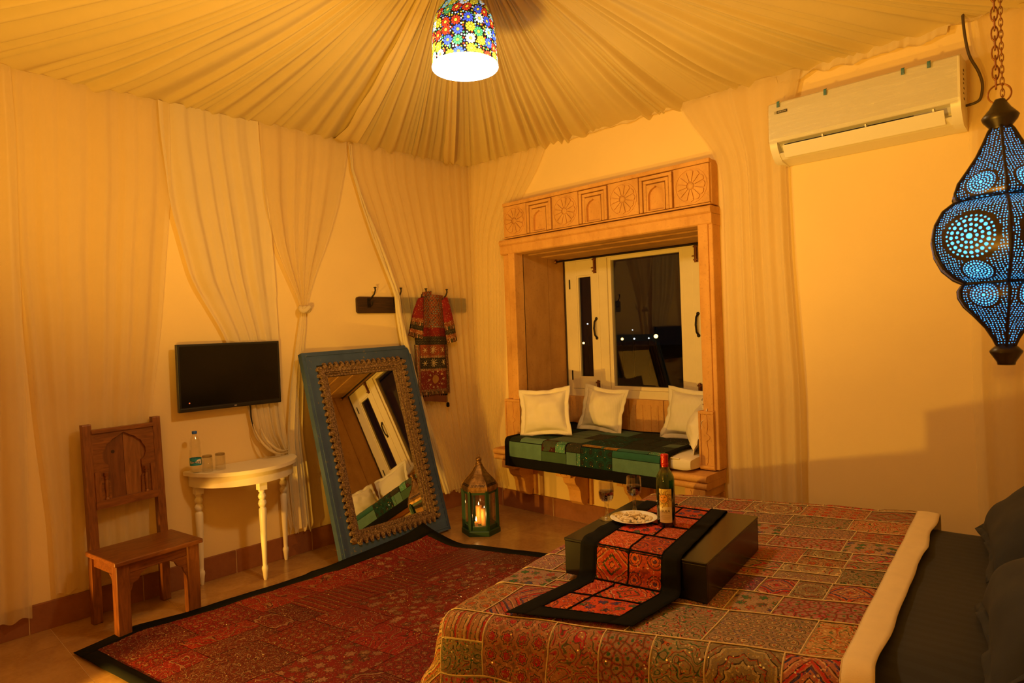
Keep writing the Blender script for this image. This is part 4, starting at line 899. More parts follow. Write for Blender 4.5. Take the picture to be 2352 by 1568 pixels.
# patchwork quilt
quilt=thing('patchwork_quilt',(3.2,-1.5,0.56),'tan and ochre embroidered patchwork quilt with corded seams spread over the bed','quilt')
QC=[Vector((2.365,-0.70,0.545)),Vector((2.695,-2.671,0.575)),Vector((3.90,-2.285,0.622)),Vector((3.752,-0.560,0.622))]   # foot-far, foot-near, head-near, head-far
QS,QT=1.30,1.92
def qplan(s,t):
    u,v=s/QS,t/QT; return QC[0]*(1-u)*(1-v)+QC[1]*(1-u)*v+QC[2]*u*v+QC[3]*u*(1-v)
sdir=((QC[2]-QC[1])+(QC[3]-QC[0])).normalized(); sdir.z=0; tdir=((QC[1]-QC[0])).normalized(); tdir.z=0
def drop(d,r=0.075,fl=0.10):
    L=r*pi/2
    if d<L: return r*math.sin(d/r),-r*(1-math.cos(d/r))
    e=d-L; return r+fl*e,-r-e*0.99
def qS(s,t):
    sc_=min(max(s,0),QS+0.14); tc=min(max(t,0),QT); p=Vector(qplan(sc_,tc))
    ds=max(0,-s); dt=max(0,t-QT); df=max(0,-t)
    p.z+=0.006*noise.noise((s*5,t*5,4))
    if df>0: a,b=drop(df); p+=-tdir*a; p.z+=b
    if ds>0 or dt>0:
        d=math.hypot(ds,dt); dr=(sdir*(-ds)+Vector((tdir.x,tdir.y,0))*dt)/d
        wv=0.020*math.sin((s+0.35*t)*17+1.0)+0.012*math.sin((s-t)*29)
        both=min(ds,dt)/max(1e-6,max(ds,dt))
        if d>0.10: wv*=min(1,(d-0.10)/0.25)
        else: wv=0
        a,b=drop(d,0.075,0.16+0.22*both); p+=dr*(a+wv); p.z+=b
        p.z=max(p.z,0.03)
    return p
def NO(s,t):
    e=1e-3; p=qS(s,t); n=-(qS(s+e,t)-p).cross(qS(s,t+e)-p); return n.normalized() if n.length>0 else Vector((0,0,1))
rd=random.Random(21)
qlay=brick(-0.56,QS,-0.16,QT,0.205,0.15,0.30,rd,0.15)+brick(-0.56,QS,QT,QT+0.52,0.26,0.14,0.26,rd,0.1)
patchwork(quilt,qS,qlay,QM,0.003,0.006,0.022,rd,QW)
part('corded_seams',seams(qS,qlay,0.0,0.0029,0.010,0.003),M['cord_cotton'],quilt,kind='stuff')
m=MB(); m.grid(lambda u,v:qS(lerp(-0.555,QS-0.005,u),lerp(-0.155,QT+0.515,v))-Vector(NO(lerp(-0.555,QS-0.005,u),lerp(-0.155,QT+0.515,v)))*0.004 ,60,90); part('lining',m,M['linen'],quilt)
def strip(u,v):
    t=lerp(-0.16,QT+0.50,v); s=lerp(QS,QS+0.088,u); p=qS(s,t); 
    p.z+=0.003+0.004*math.sin(pi*u)+0.010*noise.noise((t*5,1,1))*u-0.004*u
    p.x+=0.014*noise.noise((t*4.0,7,2))*u; return p
m=MB(); m.grid(strip,6,110); part('hem_strip',m,M['linen'],quilt,solid=0.003)
# low black box standing on the quilt
bxo=thing('black_box',(3.085,-1.855,0.608),'low black lacquered box table standing on the patchwork quilt','box table',rz=math.radians(7.2))
M['lacquer']=flat('worn_black_lacquer',(0.0045,0.004,0.0035),0.26,0,0.35,9,0.03,30)
BXW,BXD,BXH=0.585,0.655,0.147
m=MB(); m.box((0,0,BXH-0.006),(BXW+0.004,BXD+0.004,0.012)); part('lid',m,M['lacquer'],bxo,local=True,bevel=0.003)
for (c,d) in (((0,-BXD/2+0.006,(BXH-0.012)/2),(BXW,0.012,BXH-0.012)),((0,BXD/2-0.006,(BXH-0.012)/2),(BXW,0.012,BXH-0.012)),((-BXW/2+0.006,0,(BXH-0.012)/2),(0.012,BXD-0.024,BXH-0.012)),((BXW/2-0.006,0,(BXH-0.012)/2),(0.012,BXD-0.024,BXH-0.012))):
    m=MB(); m.box(c,d); part('side_board',m,M['lacquer'],bxo,local=True,bevel=0.002)
TZ=0.608+BXH
# runner over the box
run=thing('table_runner',(3.085,-1.855,TZ),'orange red embroidered runner with black borders draped over the black box','runner')
ca,sa=math.cos(math.radians(7.2)),math.sin(math.radians(7.2))
def bw2(a,b,z): return Vector((3.085+a*ca-b*sa,-1.855+a*sa+b*ca,z))
hb=BXD/2+0.008
rows=[ (bw2(-0.215,hb,TZ-0.10),bw2(0.155,hb,TZ-0.10)),(bw2(-0.215,hb-0.002,TZ+0.001),bw2(0.155,hb-0.002,TZ+0.001)),(bw2(-0.215,hb-0.02,TZ+0.006),bw2(0.155,hb-0.02,TZ+0.006)),(bw2(-0.205,-hb+0.02,TZ+0.006),bw2(0.195,-hb+0.02,TZ+0.006)),(bw2(-0.205,-hb-0.002,TZ-0.004),bw2(0.195,-hb-0.002,TZ-0.004)),
 (bw2(-0.212,-hb-0.006,0.64),bw2(0.196,-hb-0.010,0.64)),(bw2(-0.215,-hb-0.03,0.606),bw2(0.198,-hb-0.04,0.622)),(Vector((2.885,-2.615,0.591)),Vector((3.302,-2.463,0.608)))]
ac=[0.0]
for a,b in zip(rows,rows[1:]): ac.append(ac[-1]+((b[0]-a[0]).length+(b[1]-a[1]).length)/2)
RL=ac[-1]; RWd=0.405
def runS(s,t):
    """s across 0..RWd, t along"""
    t=min(max(t,0),RL); k=0
    while k<len(ac)-2 and t>ac[k+1]: k+=1
    f=(t-ac[k])/(ac[k+1]-ac[k]); u=s/RWd
    p=(rows[k][0]*(1-u)+rows[k][1]*u)*(1-f)+(rows[k+1][0]*(1-u)+rows[k+1][1]*u)*f
    e=0.004*noise.noise((s*9,t*6,3))
    edge=max(0,abs(u-0.5)*2-0.72)/0.28
    if ac[2]<t<ac[3]: p.z+=abs(e)*0.6+0.008*edge*abs(noise.noise((t*9,u>0.5,1)))
    elif t>ac[6]: p.z+=0.005+abs(e)
    return Vector(p)
bo=0.066
cols=[bo,0.145,0.245,RWd-bo]
rl=[]; tt=[0.03,0.18,0.33,0.47,0.60]+[ac[3]+0.012,ac[5]-0.01,ac[6]+0.10,RL-bo]; tt=[0.02,0.16,0.30,0.45,0.60,ac[4]-0.005,ac[5]+0.02,ac[5]+0.15,RL-bo]
rd=random.Random(4)
for a,b in zip(tt,tt[1:]):
    mid=rd.choice((0.155,0.205,0.235)); rl.append((bo,mid,a,b)); rl.append((mid,RWd-bo,a,b))
rl=[r+((UM[0],) if abs(r[2]-(ac[4]-0.005))<1e-6 and r[0]>bo else ()) for r in rl]
patchwork(run,runS,rl,UM,0.002,0.0035,0.014,rd)
part('dark_seams',seams(runS,rl,0.0,0.0034,0.010,0.003),M['black_cloth'],run,kind='stuff')
m=MB()
for (a,b,c,d) in ((-0.006,bo,0,RL),(RWd-bo,RWd+0.006,0,RL),(bo,RWd-bo,RL-bo,RL),(bo,RWd-bo,0,0.02)):
    m.grid(lambda u,v:runS(lerp(a,b,u),lerp(c,d,v))+Vector((0,0,0.0015)),max(4,int((b-a)/0.03)),max(3,int((d-c)/0.012)))
part('black_border',m,M['black_cloth'],run,solid=0.003)
m=MB(); m.grid(lambda u,v:runS(lerp(0.01,RWd-0.01,u),lerp(0.01,RL-0.01,v))-Vector((0,0,0.0005)),16,110); part('lining',m,M['black_cloth'],run)
# ---------------------------------------------------------------- things on the box
wg=[]
def wineglass(loc,label):
    t=thing('wine_glass',loc,label,'wine glass','pair of wine glasses on the black box')
    gm=glassmat('cut_glass',(1,0.97,0.92),0.02,0.14,0.95)
    m=MB(); m.lathe([(0.033,0.0),(0.034,0.003),(0.022,0.007),(0.010,0.014),(0.007,0.03)],(0,0,0),20); part('foot',m,gm,t,local=True)
    m=MB(); m.lathe([(0.007,0.03),(0.0075,0.045),(0.010,0.055),(0.0085,0.068),(0.012,0.078)],(0,0,0),8,smooth=False); part('stem',m,gm,t,local=True)
    m=MB(); pr=[(0.012,0.078),(0.022,0.082),(0.030,0.094),(0.0335,0.11),(0.0345,0.125),(0.0335,0.145),(0.0325,0.166)]; m.lathe(pr,(0,0,0),16,cap=False,smooth=False); m.lathe([(r-0.002,z) for r,z in pr[::-1]],(0,0,0),16,cap=False,smooth=False); b=part('bowl',m,gm,t,local=True)
    m=MB(); m.lathe([(0.004,0.082),(0.018,0.085),(0.0275,0.096),(0.031,0.11),(0.032,0.122),(0.0315,0.126),(0.002,0.126)],(0,0,0),24)
    o=link('red_wine',m.mesh('red_wine',flat('red_wine',(0.012,0.001,0.002),0.06,0,0.1)),b); 
    m=MB()
    for k in range(16):
        a=2*pi*k/16
        for z in (0.092,0.103): m.sphere((0.0325*math.cos(a+z*40)*(0.82 if z<0.095 else 0.97),0.0325*math.sin(a+z*40)*(0.85 if z<0.095 else 0.97),z),0.0026,6)
    part('cut_facets',m,gm,t,local=True,kind='stuff')
    return t
wineglass((2.832,-1.910,TZ+0.001),'cut wine glass of red wine left of the plate on the black box')
wineglass((2.878,-1.758,TZ+0.001),'cut wine glass of red wine behind the plate on the black box')
pz=TZ+0.011
t=thing('plate',(2.960,-1.893,pz),'round white plate heaped with cashew nuts on the runner','plate')
m=MB(); m.lathe([(0.045,0.0),(0.055,0.002),(0.080,0.010),(0.099,0.016),(0.101,0.018),(0.098,0.0185),(0.079,0.0125),(0.055,0.006),(0.002,0.005)],(0,0,0),40); part('plate_body',m,flat('glazed_white',(0.86,0.84,0.78),0.18,0,0.01),t,local=True)
cm=MB(); pts=[]
for i in range(7):
    a=lerp(-1.25,1.25,i/6); pts.append((0.0095*math.cos(a)-0.006,0.0105*math.sin(a),0.0))
cm.tube(pts,[0.0030,0.0050,0.0058,0.0060,0.0056,0.0046,0.0028],7)
cme=cm.mesh('cashew_nut',flat('cashew',(0.74,0.62,0.42),0.5,0,0.2,60,0.1))
rd=random.Random(9)
for k in range(128):
    if k<74: r=0.074*math.sqrt(rd.random()); lay_=0
    elif k<112: r=0.056*math.sqrt(rd.random()); lay_=1
    else: r=0.032*math.sqrt(rd.random()); lay_=2
    a=rd.uniform(0,2*pi); o=link('cashew_nut',cme); s_=rd.uniform(0.75,1.05)
    o.location=(2.960+r*math.cos(a),-1.893+r*math.sin(a),pz+0.0115+0.0085*lay_+max(0,(r-0.055))*0.25); o.rotation_euler=(rd.uniform(-.5,.5),rd.uniform(-.5,.5),rd.uniform(0,6.28)); o.scale=(s_,s_,s_)
    tag(o,'pale cashew nut lying in the heap on the white plate','nut','cashew nuts on the white plate')
# wine bottle
bx_,by_=3.100,-1.862; az=toward_cam(bx_,by_)-0.05
t=thing('wine_bottle',(bx_,by_,TZ+0.0105),'green wine bottle with a red capsule and a sun label standing on the runner','bottle')
prof=[(0.028,0.0),(0.036,0.002),(0.0375,0.008),(0.0375,0.190),(0.0355,0.205),(0.028,0.222),(0.019,0.236),(0.0150,0.247),(0.0142,0.262)]
g=N('green_bottle_glass'); tr=g.n('BsdfTransparent',{'Color':(0.20,0.42,0.05,1)}); gl=g.n('BsdfGlossy',{'Color':(1,1,1,1),'Roughness':0.03}); df=g.n('BsdfTranslucent',{'Color':(0.10,0.25,0.02,1)})
m1=g.n('MixShader',{0:0.45}); g.t.links.new(tr.outputs[0],m1.inputs[1]); g.t.links.new(df.outputs[0],m1.inputs[2]); lw=g.n('LayerWeight',{'Blend':0.3}); m2=g.n('MixShader',{0:g.m('ADD',g.m('MULTIPLY',lw.outputs['Facing'],0.4),0.05)}); g.t.links.new(m1.outputs[0],m2.inputs[1]); g.t.links.new(gl.outputs[0],m2.inputs[2]); M['green_glass']=g.done(m2.outputs[0])
m=MB(); m.lathe(prof,(0,0,0),32); bb=part('bottle_body',m,M['green_glass'],t,local=True)
m=MB(); m.lathe([(0.030,0.004),(0.0360,0.009),(0.0360,0.165),(0.002,0.165)],(0,0,0),28); link('red_wine',m.mesh('red_wine',flat('bottle_wine',(0.006,0.003,0.001),0.12,0,0.1)),bb)
m=MB(); m.lathe([(0.0150,0.250),(0.0157,0.251),(0.0157,0.262),(0.0152,0.2625)]+[(0.0160 if k%2 else 0.0152,0.263+0.004*k) for k in range(5)]+[(0.0160,0.290),(0.0162,0.296),(0.0145,0.299),(0.002,0.300)],(0,0,0),24); m.lathe([(0.0148,0.222),(0.0153,0.224),(0.0153,0.252)],(0,0,0),24,cap=False); part('red_capsule',m,flat('red_foil',(0.42,0.012,0.010),0.28,0.3,0.1),t,local=True)
cyl2=lambda R: (lambda u,v,w: Vector(((R+w)*math.cos(az+u/R),(R+w)*math.sin(az+u/R),0.090+v)))
F=cyl2(0.0379); LWd,LH=0.027,0.070
m=MB(); m.grid(lambda u,v:F(lerp(-LWd,LWd,u),lerp(-0.005,LH,v),0),16,4); lab=part('label',m,flat('yellow_label',(0.62,0.46,0.12),0.5,0,0.03),t,local=True)
m=MB(); m.grid(lambda u,v:F(lerp(-LWd,LWd,u),lerp(-LH,-0.005,v),0),16,4); part('label',m,flat('cream_label',(0.70,0.62,0.50),0.5,0,0.03),t,local=True,label='cream lower label')
ink=flat('dark_ink',(0.03,0.018,0.012),0.6); og=flat('sun_orange',(0.62,0.27,0.02),0.5)
def flatshape(name,poly,w,mt):
    bm=bmesh.new(); vs=[bm.verts.new((a,b,0)) for a,b in poly]; bm.faces.new(vs); bmesh.ops.triangulate(bm,faces=bm.faces[:]); bmesh.ops.subdivide_edges(bm,edges=[e for e in bm.edges if e.calc_length()>0.006],cuts=1)
    for v in bm.verts: v.co=F(v.co.x,v.co.y,w)
    me=bpy.data.meshes.new(name); bm.to_mesh(me); bm.free(); me.materials.append(mt); return link(name,me,lab)
sx_,sy_=-0.008,0.030
disc=lambda r,n=24:[(sx_+r*math.cos(2*pi*k/n),sy_+r*math.sin(2*pi*k/n)) for k in range(n)]
for k in range(9):
    a=pi/2+0.35-2*pi*k/9
    def ray_(w_): 
        L_=[];Rr=[]
        for i in range(6):
            f=i/5; rr_=0.0185+0.021*f; th=a+0.16*math.sin(f*5.2); hw_=w_*(1-f*0.75)
            x,y=sx_+rr_*math.cos(th),sy_+rr_*math.sin(th); L_.append((x-hw_*math.sin(th),y+hw_*math.cos(th))); Rr.append((x+hw_*math.sin(th),y-hw_*math.cos(th)))
        pl_=[(min(max(p[0],-LWd),LWd),min(max(p[1],-0.03),LH)) for p in Rr+L_[::-1]]; return pl_
    flatshape('sun_ray',ray_(0.0062),0.0003,ink); flatshape('sun_ray',ray_(0.0042),0.0005,flat('ray_tan',(0.50,0.30,0.07),0.5) if k==0 else bpy.data.materials['ray_tan'])
flatshape('sun_disc',disc(0.0182),0.0007,ink); flatshape('sun_disc',disc(0.0170),0.0009,og)
for (x,y,rx,ry) in ((-0.0065,0.004,0.0030,0.0016),(0.0060,0.0065,0.0030,0.0016)):
    flatshape('sun_eye',[(sx_+x+rx*math.cos(2*pi*k/10),sy_+y+ry*math.sin(2*pi*k/10)) for k in range(10)],0.0011,ink)
flatshape('sun_nose',[(sx_-0.001,sy_+0.006),(sx_-0.0022,sy_-0.003),(sx_+0.001,sy_-0.003),(sx_+0.0005,sy_-0.002),(sx_-0.001,sy_-0.002)],0.0011,ink)
flatshape('sun_mouth',[(sx_-0.008,sy_-0.0060),(sx_-0.002,sy_-0.0085),(sx_+0.004,sy_-0.0080),(sx_+0.010,sy_-0.0030),(sx_+0.004,sy_-0.0105),(sx_-0.003,sy_-0.0110)],0.0011,ink)
text_on('label_text','SULA',0.0135,ink,lab,lambda u,v,w:F(u,v-0.0215,0.0003),1.15)
for k,(wd,yy) in enumerate(((0.018,-0.029),(0.016,-0.040),(0.020,-0.046),(0.017,-0.051),(0.014,-0.056))):
    m=MB(); m.grid(lambda u,v:F(lerp(-wd,wd,u),yy+0.0012*(v-0.5),0.0003),8,1); link('label_rule',m.mesh('label_rule',flat('pale_ink',(0.42,0.30,0.24),0.6)),lab)
# ================================================================ window seat: mattress, throw, cushions
t=thing('seat_mattress',(1.45,0.10,0.599),'thin white mattress lying on the stone ledge of the window seat','mattress')
def pad(x0,x1,y0,y1,z0,z1,r,nz_=0.004,seed=1):
    m=MB(); 
    def fn(u,v):
        # unrolled closed section: v goes round the y-z outline
        L=[(y0,z0),(y0,z1),(y1,z1),(y1,z0)]; k=int(v*4)%4; f=v*4-int(v*4) if v<1 else 0.0
        a,b=L[k],L[(k+1)%4]; y,z=lerp(a[0],b[0],f),lerp(a[1],b[1],f)
        cy,cz=min(max(y,y0+r),y1-r),min(max(z,z0+r),z1-r); dy,dz=y-cy,z-cz; d=math.hypot(dy,dz)
        if d>1e-9: y,z=cy+dy/d*r,cz+dz/d*r
        x=lerp(x0,x1,u); e=min(u,1-u)
        if e<0.03: q=(1-e/0.03)**2*0.25; y=lerp(y,(y0+y1)/2,q*0.05); z=lerp(z,(z0+z1)/2,q)
        n=nz_*noise.noise((x*8,y*8+z*11,seed)); return (x,y+n,z+n*0.6)
    m.grid(fn,60,32,flip=True)
    for u in (0,1):
        vs=[fn(u,k/32) for k in range(32)]; m.add(vs,[tuple(range(32))[::(1 if u else -1)]],None,0,True)
    return m
part('mattress_pad',pad(0.648,2.375,-0.285,0.515,0.601,0.700,0.035,0.005,3),M['cotton'],t)
m=MB()
for q in range(0): m.tube([(2.28+0.02*q,-0.288,0.615+0.02*q),(2.31+0.012*q,-0.292,0.655),(2.35,-0.285,0.692-0.01*q)],[0.002,0.005,0.002],6)
m.tube([(0.70,-0.289,0.69),(1.4,-0.290,0.688),(2.3,-0.289,0.69)],0.004,6); part('piping',m,M['cotton'],t)
TEAL=(0.013,0.105,0.080); MINT=(0.095,0.205,0.155); DTEAL=(0.010,0.075,0.062)
GM={'mint':cloth('throw_mint',MINT,0.28,0.9,180,0.5),'moss':cloth('throw_moss',(0.042,0.100,0.052),0.22,0.9,200,0.4),'teal':cloth('throw_teal',TEAL,0.2,0.85,200,0.4),'dark':emb('throw_dark','vine',(0.028,0.055,0.040),(0.012,0.02,0.018),[(0.05,0.03,0.02),(0.02,0.09,0.07)],0.05,0.05,0.3),
 'medal':emb('throw_medallion','circles',TEAL,(0.03,0.035,0.022),[(0.06,0.05,0.03),(0.03,0.035,0.022)],0.088,0.10,0.05,0.85,0.0),'floral':emb('throw_floral','flowers',(0.10,0.13,0.085),(0.10,0.012,0.012),[(0.14,0.012,0.012),(0.10,0.01,0.012),(0.03,0.10,0.08)],0.10,0.05,0.1),
 'beads':emb('throw_beads','plain',(0.08,0.25,0.17),DK,[(0.5,0.42,0.22),(0.08,0.25,0.17)],0.05,0.40,0.3),'brown':emb('throw_brown','vine',(0.065,0.062,0.040),(0.03,0.02,0.012),[(0.12,0.09,0.05),(0.02,0.07,0.05)],0.035,0.25,0.5)}
g=N('gold_foil'); v=g.coord(); a=g.noise(v,60,4,0.7); GM['gold']=g.done(g.pbsdf(g.mix(a,(0.32,0.17,0.03),(0.80,0.52,0.13)),0.25,1.0,g.bump(a,1.0,0.02)))
thr=thing('green_throw',(1.45,0.0,0.70),'green patchwork throw with a black border spread over the window seat mattress','throw')
def thS(s,t):
    """s = x, t=0 at the back (y=0.5), fold at t=0.76, hanging below"""
    ty=0.50-t; x=s; n=noise.noise((s*5,t*5,6))
    if t<0.768: y,z=ty,0.7065+0.006*n
    else:
        d=t-0.768; r=0.045; L=r*pi/2
        if d<L: a=d/r; y=-0.268-r*math.sin(a); z=0.7065-r*(1-math.cos(a))
        else: y=-0.313-0.006*(d-L)/0.25+0.004*n; z=0.7065-r-(d-L)
        y-=0.004
    if x>2.16 and t<0.74: z+=0.012*math.sin((t*14))*min(1,(x-2.16)/0.1)+0.006
    if t<0.06: z+=0.03*math.exp(-((s-0.78)/0.1)**2)
    return Vector((x,y,z))
tb=1.035
fl_=[(0.725,0.845,0.735,0.825,GM['dark']),(0.845,1.085,0.735,0.822,GM['mint']),(0.725,1.085,0.825,0.955,GM['mint']),(1.085,1.225,0.735,0.872,GM['floral']),(1.225,1.325,0.735,0.80,GM['beads']),(1.225,1.325,0.80,0.872,GM['beads']),(1.085,1.335,0.872,0.955,GM['moss']),
 (1.335,1.475,0.735,0.855,GM['brown']),(1.335,1.435,0.855,0.955,GM['mint']),(1.435,1.475,0.855,0.955,GM['beads']),(1.475,1.655,0.735,0.795,GM['gold']),(1.675,1.80,0.735,0.80,GM['gold']),(1.655,1.675,0.735,0.80,GM['teal']),(1.475,1.765,0.80,0.955,GM['medal']),(1.80,2.06,0.735,0.80,GM['teal']),(1.765,2.165,0.80,0.855,GM['teal']),(2.06,2.165,0.735,0.80,GM['beads']),(1.765,2.165,0.855,0.955,GM['mint'])]
rd=random.Random(2)
for L in brick(0.725,2.165,0.05,0.735,0.2,0.18,0.36,rd): fl_.append(L+(rd.choice([GM['dark'],GM['teal'],GM['brown'],GM['dark'],GM['moss'],GM['medal']]),))
patchwork(thr,thS,fl_,None,0.002,0.003,0.03,rd)
m=MB()
for (a,b,c,d) in ((0.675,0.725,0,tb),(2.165,2.235,0,tb),(0.725,2.165,0.955,tb),(0.725,2.165,0,0.05)):
    m.grid(lambda u,v:thS(lerp(a,b,u),lerp(c,d,v)),max(2,int((b-a)/0.03)),max(2,int((d-c)/0.018)))
part('black_border',m,M['black_cloth'],thr,solid=0.004)
m=MB(); m.grid(lambda u,v:thS(lerp(0.68,2.23,u),lerp(0.005,tb-0.005,v))-Vector((0,-0.002 if v>0.78 else 0,0.003)),50,60); part('lining',m,M['black_cloth'],thr)
def cushion(name,label,cat,ctr,w,h,th_,mat,yaw,tilt,roll,seed,group,flange=0.035,sag=0.0,n=26):
    """soft pillow: local x width, z height, y thickness; standing on its lower edge"""
    t=thing(name,ctr,label,cat,group)
    Rm=Matrix.Rotation(yaw,3,'Z')@Matrix.Rotation(tilt,3,'X')@Matrix.Rotation(roll,3,'Y')
    def fn(side):
        def f(u,v):
            a,b=u*2-1,v*2-1; ex=max(0,1-abs(a)**2.6); ez=max(0,1-abs(b)**2.6); k=(ex*ez)**0.55
            k*=1+0.30*noise.noise((a*1.3+seed,b*1.3,seed*1.7))
            pin=1-0.13*(1-a*a)*abs(b); pin2=1-0.11*(1-b*b)*abs(a)
            x=a*w/2*pin2; z=b*h/2*pin; wr=0.006*noise.noise((a*4+seed,b*4,2))*(1-k*0.3)
            y=side*(th_/2*k)+wr+0.012*noise.noise((a*2,b*2,seed+9))
            z-=sag*(1-b)*k*0.2
            return Rm@Vector((x,y,z))
        return f
    m=MB(); m.grid(fn(-1),n,n); m.grid(fn(1),n,n,flip=True); part('cushion_body',m,mat,t,local=True)
    m=MB()
    def fl(u,v):
        per=u*4; k=int(per)%4; f=per-int(per); e=lerp(1.0,1.0,v); a,b=[(-1+2*f,-1),(1,-1+2*f),(1-2*f,1),(-1,1-2*f)][k]
        pin=1-0.13*(1-a*a)*abs(b); pin2=1-0.11*(1-b*b)*abs(a); x=a*w/2*pin2; z=b*h/2*pin
        ox=(a if abs(a)>=0.999 else 0)*flange*v; oz=(b if abs(b)>=0.999 else 0)*flange*v
        if abs(a)<0.999 and abs(a)>0.9: ox=a*flange*v*(abs(a)-0.9)/0.1
        if abs(b)<0.999 and abs(b)>0.9: oz=b*flange*v*(abs(b)-0.9)/0.1
        y=0.006*noise.noise((a*4+seed,b*4,2))+0.012*noise.noise((a*2,b*2,seed+9))+0.022*v*noise.noise((a*3.0,b*3.0,seed+4))
        return Rm@Vector((x+ox,y,z+oz))
    m.grid(fl,96,3); part('flange',m,mat,t,local=True,solid=0.003)
    return t
cg_='white cushions on the window seat'
cushion('cushion','white cushion leaning at the left end of the window seat','cushion',(0.935,-0.085,0.905),0.40,0.35,0.15,M['cotton'],math.radians(20),math.radians(-14),math.radians(-5),1.0,cg_)
cushion('cushion','white cushion standing in the middle of the window seat against the carved back','cushion',(1.235,0.335,0.895),0.38,0.34,0.13,M['cotton_stripe'],math.radians(3),math.radians(-14),math.radians(6),2.3,cg_)
cushion('cushion','white cushion at the right rear of the window seat, half behind a smaller one','cushion',(2.075,0.345,0.90),0.46,0.36,0.13,M['cotton_stripe'],math.radians(-6),math.radians(-14),math.radians(2),3.6,cg_)
cushion('cushion','small white cushion propped against the right pillar in front of the other cushions','cushion',(2.285,0.02,0.865),0.34,0.29,0.13,M['cotton'],math.radians(-58),math.radians(-16),math.radians(4),4.9,cg_)
# bed pillows
pg_='charcoal pillows on the bed'
cushion('pillow','charcoal bed pillow at the far side of the bed, close to the window wall','pillow',(4.27,-0.96,0.775),0.66,0.48,0.22,M['pillow_dark'],math.radians(-80),math.radians(-52),math.radians(0),6.1,pg_,0.03)
cushion('pillow','charcoal bed pillow on the near side of the bed, below the blue pierced lantern','pillow',(4.375,-1.90,0.775),0.62,0.48,0.22,M['pillow_dark'],math.radians(-82),math.radians(-52),math.radians(0),7.7,pg_,0.03)
# ================================================================ embroidered dress on the rack
dr=thing('embroidered_dress',(0.10,-0.60,1.50),'red embroidered dress with short sleeves hanging from the coat rack','dress')
def dxy(a,b,d):   # a: along wall from -0.60 (+ = towards window), b: height
    return (0.078+d+0.010*math.sin(a*38+b*3)+0.012*noise.noise((a*9,b*5,3)),-0.60+a,b)
def dpanel(nm,poly,mat,d0,d1,uvs=None,label=None,n=14):
    """panel with a subdivided front so that it can fold"""
    (a0,b0),(a1,b1),(a2,b2),(a3,b3)=poly   # bl, br, tr, tl
    m=MB()
    for d,fl in ((d1,False),(d0,True)):
        m.grid(lambda u,v:dxy(lerp(lerp(a0,a1,u),lerp(a3,a2,u),v),lerp(lerp(b0,b1,u),lerp(b3,b2,u),v),d+(0.018 if d==d1 else 0)*math.sin(pi*u)**0.5),n,n,0,lambda u,v:((u-0.5)*math.hypot(a1-a0,b1-b0),(v-0.5)*math.hypot(a3-a0,b3-b0)),flip=fl)
    o=part(nm,m,mat,dr); return o
DR=emb('dress_red','plain',(0.20,0.008,0.010),DK,[RED,GOLD],0.05,0.03,0.12,0.7,0.0)
g=N('dress_bodice'); uv=g.coord('UV'); ck=g.n('TexChecker',{'Vector':uv,'Scale':62.0}); vz=g.vor(uv,52,'F1',0.0,'2D',None); c=g.mix(ck.outputs['Fac'],(0.24,0.07,0.02),(0.12,0.026,0.014)); cr=g.sep(vz.outputs['Color'])
c=g.mix(g.m('MULTIPLY',g.m('LESS_THAN',vz.outputs['Distance'],0.36),g.m('GREATER_THAN',cr[0],0.45)),c,(0.02,0.028,0.03)); c=g.mix(g.m('MULTIPLY',g.m('LESS_THAN',vz.outputs['Distance'],0.19),g.m('GREATER_THAN',cr[0],0.55)),c,(0.30,0.34,0.30)); M['bodice']=g.done(g.pbsdf(c,0.7))
CUFF=emb('dress_cuff','stripes',(0.20,0.085,0.03),DK,[CRM,(0.03,0.09,0.06)],0.06,0.12,0.3,0.7,0.0); CUFF2=emb('dress_cuff_orange','plain',(0.26,0.055,0.015),DK,[GOLD,CRM],0.05,0.18,0.4,0.7,0.0); BLK=emb('dress_black_band','zigzag',(0.03,0.022,0.016),(0.07,0.05,0.03),[(0.22,0.17,0.10),(0.10,0.07,0.04)],0.024,0.12,0.2,0.7,0.0); MUDR=emb('dress_rust_panel','plain',(0.24,0.05,0.018),DK,[GOLD,RED],0.05,0.04,0.15,0.7,0.0); MRN=emb('dress_maroon_panel','plain',(0.20,0.02,0.016),DK,[CRM,GOLD],0.05,0.06,0.1,0.7,0.0)
TAPE=emb('dress_tape','stripes',(0.24,0.17,0.10),DK,[CRM,RED],0.02,0.05,0.3,0.7,0.0)
dpanel('bodice',[(-0.145,1.665),(0.170,1.650),(0.165,1.945),(-0.085,1.955)],M['bodice'],0.0,0.016)
dpanel('collar',[(-0.085,1.930),(0.015,1.930),(0.020,1.985),(-0.075,1.970)],M['bodice'],0.008,0.022)
dpanel('waist',[(-0.150,1.585),(0.178,1.575),(0.172,1.668),(-0.147,1.680)],DR,0.0,0.014)
# sleeves with striped cuffs
def sleeve(pts,name):
    (a,b,c,d)=pts; q=lambda u,v:(lerp(lerp(a[0],b[0],u),lerp(d[0],c[0],u),v),lerp(lerp(a[1],b[1],u),lerp(d[1],c[1],u),v))
    cuts=[(0,0.10,CUFF),(0.10,0.19,CUFF2),(0.19,0.30,BLK),(0.30,0.38,CUFF),(0.38,0.48,CUFF2),(0.48,1.0,DR)]
    for v0,v1,mt in cuts: dpanel(name if mt is DR else 'cuff_band',[q(0,v0),q(1,v0),q(1,v1),q(0,v1)],mt,0.012,0.030)
sleeve([(-0.262,1.600),(-0.110,1.560),(-0.085,1.930),(-0.130,1.915)],'sleeve')
sleeve([(0.175,1.515),(0.305,1.535),(0.190,1.935),(0.130,1.90)],'sleeve')
dpanel('waist_band',[(-0.160,1.515),(0.185,1.505),(0.180,1.578),(-0.152,1.588)],BLK,0.0,0.018)
x0,x1=-0.185,0.195
